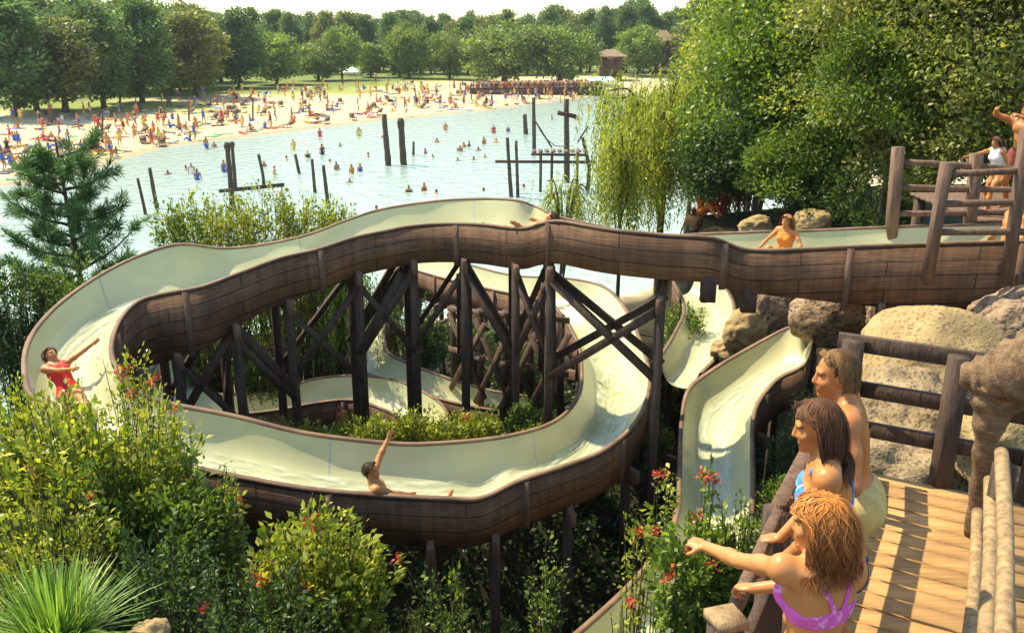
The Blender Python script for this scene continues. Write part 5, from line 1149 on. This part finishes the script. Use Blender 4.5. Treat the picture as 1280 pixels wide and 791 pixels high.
# ------------------------------------------------------------------ beach crowd (each figure a mesh copy; too small to show parts)
SUITS = {'red': (.6, .04, .04), 'blue': (.04, .12, .45), 'dark': (.03, .03, .05), 'yellow': (.75, .55, .06), 'white': (.78, .78, .74), 'orange': (.75, .22, .04)}
SKINS = [(.50, .25, .12), (.42, .19, .085), (.58, .33, .18)]
POSES = {'standing': (dict(handl=(-.22, .12, .78)), 1), 'walking': (dict(footl=(-.1, .28, .09), footr=(.1, -.25, .14), handl=(-.25, -.15, .85), handr=(.25, .25, .9)), 1),
         'sitting': (dict(pelvis=(0, 0, .115), lean=-.12, footl=(-.12, .62, .07), footr=(.12, .66, .07), kneel=(0, .2, 1), kneer=(0, .2, 1), handl=(-.3, -.25, .06), handr=(.15, .45, .35)), 1),
         'lying': (dict(pelvis=(0, 0, .13), lean=-1.5, footl=(-.12, .92, .07), footr=(.12, .92, .07), kneel=(-.1, 0, 1), kneer=(.1, 0, 1), handl=(-.35, -.1, .06), handr=(.35, -.1, .06)), 1)}
CROWD = {}
def figure(pose, suit, sk):
    key = (pose, suit, sk)
    if key in CROWD: return CROWD[key]
    gk = ('g', pose)
    if gk not in CROWD:
        pr, rec = human(POSES[pose][0], suit != 'blue', 1.0, face=False, hands=False); Fd, lo = mesh_field(pr, .038); V, F = surface_nets(Fd, lo, .038); CROWD[gk] = (V, F, rec)
    V, F, rec = CROWD[gk]; c = np.tile(np.array(SKINS[sk]), (len(V), 1)); q = (V-np.array(POSES[pose][0].get('pelvis', (0, 0, .93))))@rec['Mt']
    fem = sk != 1
    m = (np.abs(q[:, 0]) < .2) & (np.abs(q[:, 2]+.04) < (.10 if fem else .16)) & (q[:, 1] > -.25)
    if fem: m |= (np.abs(q[:, 0]) < .17) & (q[:, 2] > -.05) & (q[:, 2] < .42)
    c[m] = SUITS[suit]; h = (V-rec['hc'])@rec['Mh']; hm = (np.linalg.norm(h, axis=1) < .16) & ((h[:, 2] > .045) | (h[:, 1] < -.01)) & (h[:, 2] > -.11); c[hm] = [(.05, .03, .02), (.10, .055, .03), (.22, .13, .05)][sk]
    me = np_mesh('person', V, F, c); me.materials.append(M['crowd']); me.polygons.foreach_set('use_smooth', np.ones(len(me.polygons), bool)); CROWD[key] = me; return me
rc = random.Random(21)
def put(pose, x, y, z, label, group, suit=None, rz=None, sc=1.0, sk=None):
    suit = suit or rc.choice(list(SUITS)); o = bpy.data.objects.new('person', figure(pose, suit, rc.randrange(3) if sk is None else sk)); COL.objects.link(o)
    o.location = (x, y, z); o.rotation_euler = (0, 0, rc.uniform(0, 6.28) if rz is None else rz); o.scale = (sc,)*3
    tag(o, label.replace('@', suit), 'person', group); return o
# swimmers where the photo shows them (waist deep near the sand, shoulders only further out)
for px, py, hpx in ((258,186,14),(268,184,6),(232,212,5),(240,217,12),(247,225,13),(210,218,5),(280,215,14),(343,218,10),(367,187,12),(385,197,8),(400,171,10),(403,193,12),(412,203,4),(421,212,9),(440,217,11),(450,214,9),(449,170,10),(425,183,4),
    (557,163,9),(617,166,9),(532,192,6),(541,197,4),(575,189,7),(580,184,6),(605,180,8),(598,188,4),(606,197,4),(572,201,4),(511,240,8),(530,238,9),(545,242,5),(604,239,4),(655,234,4),(470,262,5),(586,183,6),(620,178,5),(592,200,4),(635,165,7),(480,172,5),(546,178,5),(437,228,5),(460,196,5),(358,200,5),(330,208,6),(690,150,6),(735,140,7),(720,150,6)):
    a = P(px, py, 0); hm = min(hpx/FPX*np.hypot(a[1], CAMZ)*1.05, 1.25); dp_ = 'waist deep in' if hm > .55 else 'up to the neck in'
    zone = 'near the pilings on the left' if px < 300 else 'in mid lake' if px < 500 else 'towards the rope swing frame'
    put('standing', a[0], a[1], hm-1.66 if hm < 1.5 else 0, f'swimmer standing {dp_} the lake {zone}', 'swimmers in the lake', sc=1.0)
# people, towels and loungers on the sand
towel_cols = {'red': (.55, .05, .05), 'blue': (.08, .16, .45), 'white': (.75, .75, .72), 'green': (.10, .28, .14), 'yellow': (.75, .58, .12), 'dark': (.05, .05, .07)}
TW = {}
def towel(x, y, z, rz, c, where):
    if c not in TW:
        m, nt_, b = new_mat(c+' towel'); n = nt_.nodes.new('ShaderNodeTexWave'); n.inputs['Scale'].default_value = 3; rp = nt_.nodes.new('ShaderNodeValToRGB'); k = towel_cols[c]
        rp.color_ramp.elements[0].color = c4(k); rp.color_ramp.elements[1].color = c4([v*.8+.06 for v in k]); tcn = nt_.nodes.new('ShaderNodeTexCoord'); nt_.links.new(tcn.outputs['Object'], n.inputs[0]); nt_.links.new(n.outputs[1], rp.inputs[0]); nt_.links.new(rp.outputs[0], b.inputs[0]); b.inputs['Roughness'].default_value = .9
        V = []; 
        for i in range(9):
            for j in range(5): V.append(((i/8-.5)*1.8, (j/4-.5)*.95, .03+.02*math.sin(i*1.9+j)*math.cos(j*2.1)))
        V += [(x_, y_, .0) for x_, y_, z_ in V]; F = []
        for i in range(8):
            for j in range(4): q = i*5+j; F += [[q, q+5, q+6, q+1], [45+q, 45+q+1, 45+q+6, 45+q+5]]
        bd = [i*5 for i in range(9)]+[40+j for j in range(1, 5)]+[i*5+4 for i in range(7, -1, -1)]+[j for j in (3, 2, 1)]
        for q in range(len(bd)): F.append([bd[q], bd[(q+1) % len(bd)], 45+bd[(q+1) % len(bd)], 45+bd[q]])
        me = np_mesh('beach_towel', V, F); me.materials.append(m); TW[c] = me
    o = bpy.data.objects.new('beach_towel', TW[c]); COL.objects.link(o); o.location = (x, y, z+.005); o.rotation_euler = (0, 0, rz); tag(o, f'{c} beach towel spread on the sand {where}', 'towel', 'towels on the far sand'); return o
def lounger():
    r = empty('deck_chair', (0, 0, 0), 'x', 'deck chair', 'deck chairs on the far sand')
    MB().box((0, .35, .30), (.6, 1.2, .05)).build('seat', M['timber_lit'], r); MB().box((0, -.5, .52), (.6, .7, .05), tilt=rot('X', R(-42))).build('backrest', M['timber_lit'], r)
    for x in (-.26, .26):
        for y in (-.2, .85): MB().bar((x, y, 0), (x, y, .28), .05, .05).build('leg', M['timber'], r)
    return r
LG = lounger(); used = [0]
def chair(x, y, z, rz, where):
    o = LG if not used[0] else copy_tree(LG); used[0] = 1; o.location = (x, y, z); o.rotation_euler = (0, 0, rz); tag(o, f'brown deck chair on the far sand {where}'); return o
shx = np.array([p[0] for p in shore_px]); shy = np.array([p[1] for p in shore_px])
def zone(px): return 'at the left end of the beach' if px < 150 else 'left of the grass patch' if px < 280 else 'behind the tall piling' if px < 520 else 'before the crowded dock'
nput = {}
for k in range(155):
    px = rc.choice([rc.uniform(-10, 300), rc.uniform(250, 600), rc.uniform(300, 740)]); s0 = float(np.interp(px, shx, shy)); top_ = float(np.interp(px, [0, 170, 300, 450, 600, 740], [150, 138, 118, 105, 108, 108]))
    band = rc.random()**.8; py = s0-4-(s0-4-top_)*band
    if py > s0-3: continue
    a = P(px, py, .7); z = H(a[0], a[1]); a = P(px, py, z); kind = rc.random(); wh = zone(px)
    if kind < .30: put('standing' if rc.random() < .6 else 'walking', a[0], a[1], z, f'sunbather in @ swimwear standing on the sand {wh}', 'people on the far sand')
    elif kind < .52: put('sitting', a[0], a[1], z, f'sunbather in @ swimwear sitting on the sand {wh}', 'people on the far sand')
    elif kind < .68:
        rz = rc.uniform(0, 6.28); put('lying', a[0], a[1], z+.05, f'sunbather in @ swimwear lying on the sand {wh}', 'people on the far sand', rz=rz); towel(a[0], a[1], z, rz+1.57, rc.choice(list(towel_cols)), wh)
    elif kind < .84: towel(a[0], a[1], z, rc.uniform(0, 3.14), rc.choice(list(towel_cols)), wh)
    else: chair(a[0], a[1], z, rc.uniform(2.4, 3.9), wh)
for gx, gy, nn in ((338,158,7),(396,139,8),(455,139,7),(470,127,6),(402,152,5),(228,158,6),(140,183,6),(105,183,5),(560,129,6),(520,128,5),(605,131,6),(640,127,7),(60,172,6),(290,148,5)):
    for q in range(nn):
        px, py = gx+rc.gauss(0, 9), gy+rc.gauss(0, 2.2); a = P(px, py, .7); z = H(a[0], a[1])
        if lake_sd(np.array([a[0]]), np.array([a[1]]))[0] < .8: continue
        ps = rc.choice(['sitting', 'sitting', 'standing', 'lying']); put(ps, a[0], a[1], z+(.05 if ps == 'lying' else 0), f'sunbather in @ swimwear {ps} in a close group {zone(px)}', 'people on the far sand')
        if rc.random() < .5: towel(a[0]+.3, a[1]+.3, z, rc.uniform(0, 3), rc.choice(list(towel_cols)), zone(px))
# the rest of the crowd, too many to count, as one mass; more towels and chairs between them
def crowd_mass(n):
    VV = []; FF = []; CC = []; off_ = 0; base = []
    for ps in ('standing', 'sitting', 'lying'):
        pr, rec = human(POSES[ps][0], True, 1.0, face=False, hands=False); Fd, lo = mesh_field(pr, .06); V, F = surface_nets(Fd, lo, .06); q = (V-np.array(POSES[ps][0].get('pelvis', (0, 0, .93))))@rec['Mt']
        h = np.linalg.norm(V-rec['hc'], axis=1); base.append((V, F, (np.abs(q[:, 0]) < .18) & (q[:, 2] > -.14) & (q[:, 2] < .40), (h < .17) & (V[:, 2] > rec['hc'][2]-.02)))
    k = 0
    while k < n:
        if rc.random() < .38:
            t = rc.random(); p = dA_+(dB_-dA_)*t+np.array([rc.uniform(-.3, .3), rc.uniform(.5, 4.5), 0]); x, y, z = p[0], p[1], .84; b = 0
        else:
            px = rc.uniform(-5, 745); s0 = float(np.interp(px, shx, shy)); top_ = float(np.interp(px, [0, 170, 300, 450, 600, 740], [150, 138, 118, 105, 112, 112])); py = s0-5-(s0-5-top_)*rc.random()**.9; a = P(px, py, .7); x, y = a[0], a[1]; z = H(x, y); b = rc.choice([0, 0, 1, 1, 2])
            if lake_sd(np.array([x]), np.array([y]))[0] < 1: continue
        V, F, su, ha = base[b]; m = rot('Z', rc.uniform(0, 6.28)); c = np.tile(np.array(SKINS[rc.randrange(3)]), (len(V), 1)); c[su] = SUITS[rc.choice(list(SUITS))]; c[ha] = (.06, .035, .02)
        VV.append(V@m.T+[x, y, z]); FF.append(F+off_); CC.append(c); off_ += len(V); k += 1
    me = np_mesh('crowd', np.vstack(VV), np.vstack(FF), np.vstack(CC)); tag(link('crowd', me, M['crowd']), kind='stuff')
dA_, dB_ = P(588, 118, .5), P(752, 116, .5); crowd_mass(330)
for k in range(150):
    px = rc.uniform(-5, 740); s0 = float(np.interp(px, shx, shy)); top_ = float(np.interp(px, [0, 170, 300, 450, 600, 740], [150, 138, 118, 105, 112, 112])); py = s0-5-(s0-5-top_)*rc.random(); a = P(px, py, .7); z = H(a[0], a[1])
    if lake_sd(a[:1], a[1:2])[0] < 1: continue
    if k % 3: towel(a[0], a[1], z, rc.uniform(0, 3.14), rc.choice(list(towel_cols)), zone(px))
    else: chair(a[0], a[1], z, rc.uniform(2.4, 3.9), zone(px))
# slim posts with signs on the beach
for px, pb, pt, lab in ((128,176,140,'slim grey lamp post on the left sand'),(316,150,124,'brown post on the sand before the grass patch'),(236,150,128,'slim pole on the sand left of the grass patch'),(176,128,116,'low white stone pillar beside the left trees')):
    a = P(px, pb, .6); b = Q(px, pt, a[1]); r = empty('pole', a, lab, 'pole'); rad = .10 if 'pillar' not in lab else .45
    MB().tube([a-[0, 0, .2], (a+b)/2, b], rad, 8, .03).build('shaft', M['timber_lit'] if 'pillar' not in lab else M['white'], r); MB().tube([b, b+[0, 0, rad*1.2]], [rad*1.8, rad*.8], 8).build('cap', M['timber'] if 'pillar' not in lab else M['white'], r)
# the crowded dock on the far side
dA, dB = P(588, 118, .5), P(752, 116, .5)
dk = empty('dock', (dA+dB)/2, 'long dark timber dock crowded with people below the largest oak', 'dock')
L_ = dB-dA; Ln = np.linalg.norm(L_); dn = np.array([-L_[1], L_[0], 0])/Ln; dz_ = 1.25
MB().box((dA+dB)/2+dn*2.5+[0, 0, dz_-.5], (Ln, 5, .18), math.atan2(L_[1], L_[0])).build('decking', M['timber'], dk)
for k in range(12):
    for q in (0, 5): p = dA+L_*k/11+dn*q; MB().bar([p[0], p[1], -.6], [p[0], p[1], dz_+.75], .2, .2).build('post', M['timber'], dk)
for z in (dz_+.1, dz_+.65): MB().bar(dA+[0, 0, z-.5], dB+[0, 0, z-.5], .1, .13).build('rail', M['timber'], dk)
MB().box((dA+dB)/2-dn*.05+[0, 0, .05], (Ln, .1, 1.2), math.atan2(L_[1], L_[0])).build('skirt_boarding', M['timber'], dk)
for k in range(44):
    t = rc.random()**.85; p = dA+L_*t+dn*rc.uniform(.4, 4.6); put(rc.choice(['standing', 'standing', 'walking']), p[0], p[1], dz_-.41, 'person in @ swimwear standing on the crowded dock', 'people on the crowded dock')
for k in range(12):
    p = P(rc.uniform(660, 730), rc.uniform(119, 127), .4); put(rc.choice(['standing', 'walking']), p[0], p[1], H(p[0], p[1]), 'person in @ swimwear standing at the water edge before the dock', 'people before the dock')
# tents, canopy and small buildings beyond
def tent(px, pb, pt, wpx, label, mat):
    a = P(px, pb, .9); h = Q(px, pt, a[1])[2]-a[2]; w_ = wpx/FPX*a[1]; r = empty('tent', a, label, 'tent', 'white tents beyond the sand'); n = 8
    V = [(math.cos(6.283*k/n)*w_/2, math.sin(6.283*k/n)*w_/2, h*.5) for k in range(n)]+[(0, 0, h)]+[(math.cos(6.283*k/n)*w_/2, math.sin(6.283*k/n)*w_/2, h*.38) for k in range(n)]
    F = [[k, (k+1) % n, n, n] for k in range(n)]; F = [[k, (k+1) % n, n+1+(k+1) % n, n+1+k][::-1] for k in range(n)]
    me = bpy.data.meshes.new('canopy'); me.from_pydata(V, [], [[k, (k+1) % n, n] for k in range(n)]+F); link('canopy', me, M[mat], r, False)
    for k in range(0, n, 2): MB().bar((a[0]+V[k][0]*.95, a[1]+V[k][1]*.95, a[2]), (a[0]+V[k][0]*.95, a[1]+V[k][1]*.95, a[2]+h*.45), .1, .1).build('pole', M['timber'], r)
tent(441, 97, 83, 24, 'white peaked tent left of two beyond the sand', 'white'); tent(462, 98, 88, 18, 'smaller white tent beside the bright lime tree', 'white')
def hut(name, label, px, pb, pt, wpx, storeys):
    a = P(px, pb, .9); h = Q(px, pt, a[1])[2]-a[2]; w_ = wpx/FPX*a[1]; r = empty(name, a, label, 'building'); e = h*.78
    MB().box(a+[0, 0, e/2], (w_, w_, e)).build('wall', M['timber_lit'], r)
    z = a[2]+e; o = w_*.72; me = bpy.data.meshes.new('roof'); V = [(sx*o, sy*o, e) for sx, sy in ((-1,-1),(1,-1),(1,1),(-1,1))]+[(-w_*.2, 0, h), (w_*.2, 0, h)]+[(sx*o, sy*o, e-.12) for sx, sy in ((-1,-1),(1,-1),(1,1),(-1,1))]
    me.from_pydata(V, [], [(0,1,5,4), (2,3,4,5), (1,2,5), (3,0,4), (6,9,8,7), (0,6,7,1), (1,7,8,2), (2,8,9,3), (3,9,6,0)]); link('roof', me, M['rock_red'], r, False)
    for s_ in range(storeys):
        zz = a[2]+e*(s_+.5)/storeys
        for x in (-.25, .25):
            MB().box((a[0]+x*w_, a[1]-w_/2-.02, zz), (w_*.26, .06, e/storeys*.42)).build('window', M['bark'], r)
        MB().box((a[0], a[1]-w_/2-.35, a[2]+e*s_/storeys+.1), (w_*1.25, .7, .14)).build('balcony', M['timber'], r)
hut('lookout_tower', 'brown timber lookout tower rising among the far trees', 826, 96, 38, 20, 3); hut('boat_house', 'low brown timber building behind the dock end', 762, 100, 62, 26, 2)
a = P(752, 112, .9); r = empty('pavilion', a, 'pale blue roofed pavilion at the right end of the dock', 'pavilion'); w_ = 34/FPX*a[1]; h = Q(752, 96, a[1])[2]-a[2]
me = bpy.data.meshes.new('roof'); V = [(-w_/2,-2.5,h*.7),(w_/2,-2.5,h*.7),(w_/2,2.5,h*.7),(-w_/2,2.5,h*.7),(-w_/2+.8,0,h),(w_/2-.8,0,h)]; me.from_pydata(V, [], [(0,1,5,4),(2,3,4,5),(1,2,5),(3,0,4),(0,3,2,1)]); link('roof', me, M['blue_canvas'], r, False)
for x in (-.46, 0, .46):
    for y in (-2.2, 2.2): MB().bar((a[0]+x*w_, a[1]+y, a[2]-.2), (a[0]+x*w_, a[1]+y, a[2]+h*.7), .18, .18).build('post', M['white'], r)
# people on the right bank behind the slide wall
BK = 'people waiting on the right bank'
for px, py, y, pose, suit, sk, lab in ((876,268,25,'sitting','orange',0,'person sitting on the bank at the left of the waiting group'),(890,262,25.5,'standing','dark',1,'person in dark trunks standing in the waiting group by the willow'),(903,268,25,'sitting','red',2,'person in red sitting in the waiting group by the willow'),
    (915,256,26,'standing','red',0,'person in red standing in the waiting group by the willow'),(928,250,26.5,'standing','white',1,'pale suited person standing at the right of the waiting group'),(868,272,24.5,'sitting','dark',1,'dark suited person sitting at the edge of the slide wall'),
    (1095,262,17.5,'sitting','orange',0,'person in orange sitting behind the far log railing'),(1070,266,18.5,'sitting','red',1,'person in red sitting below the thin dark trunk')):
    c = Q(px, py, y); z = H(c[0], c[1]); put(pose, c[0], c[1], z, lab, BK, suit=suit, sk=sk)
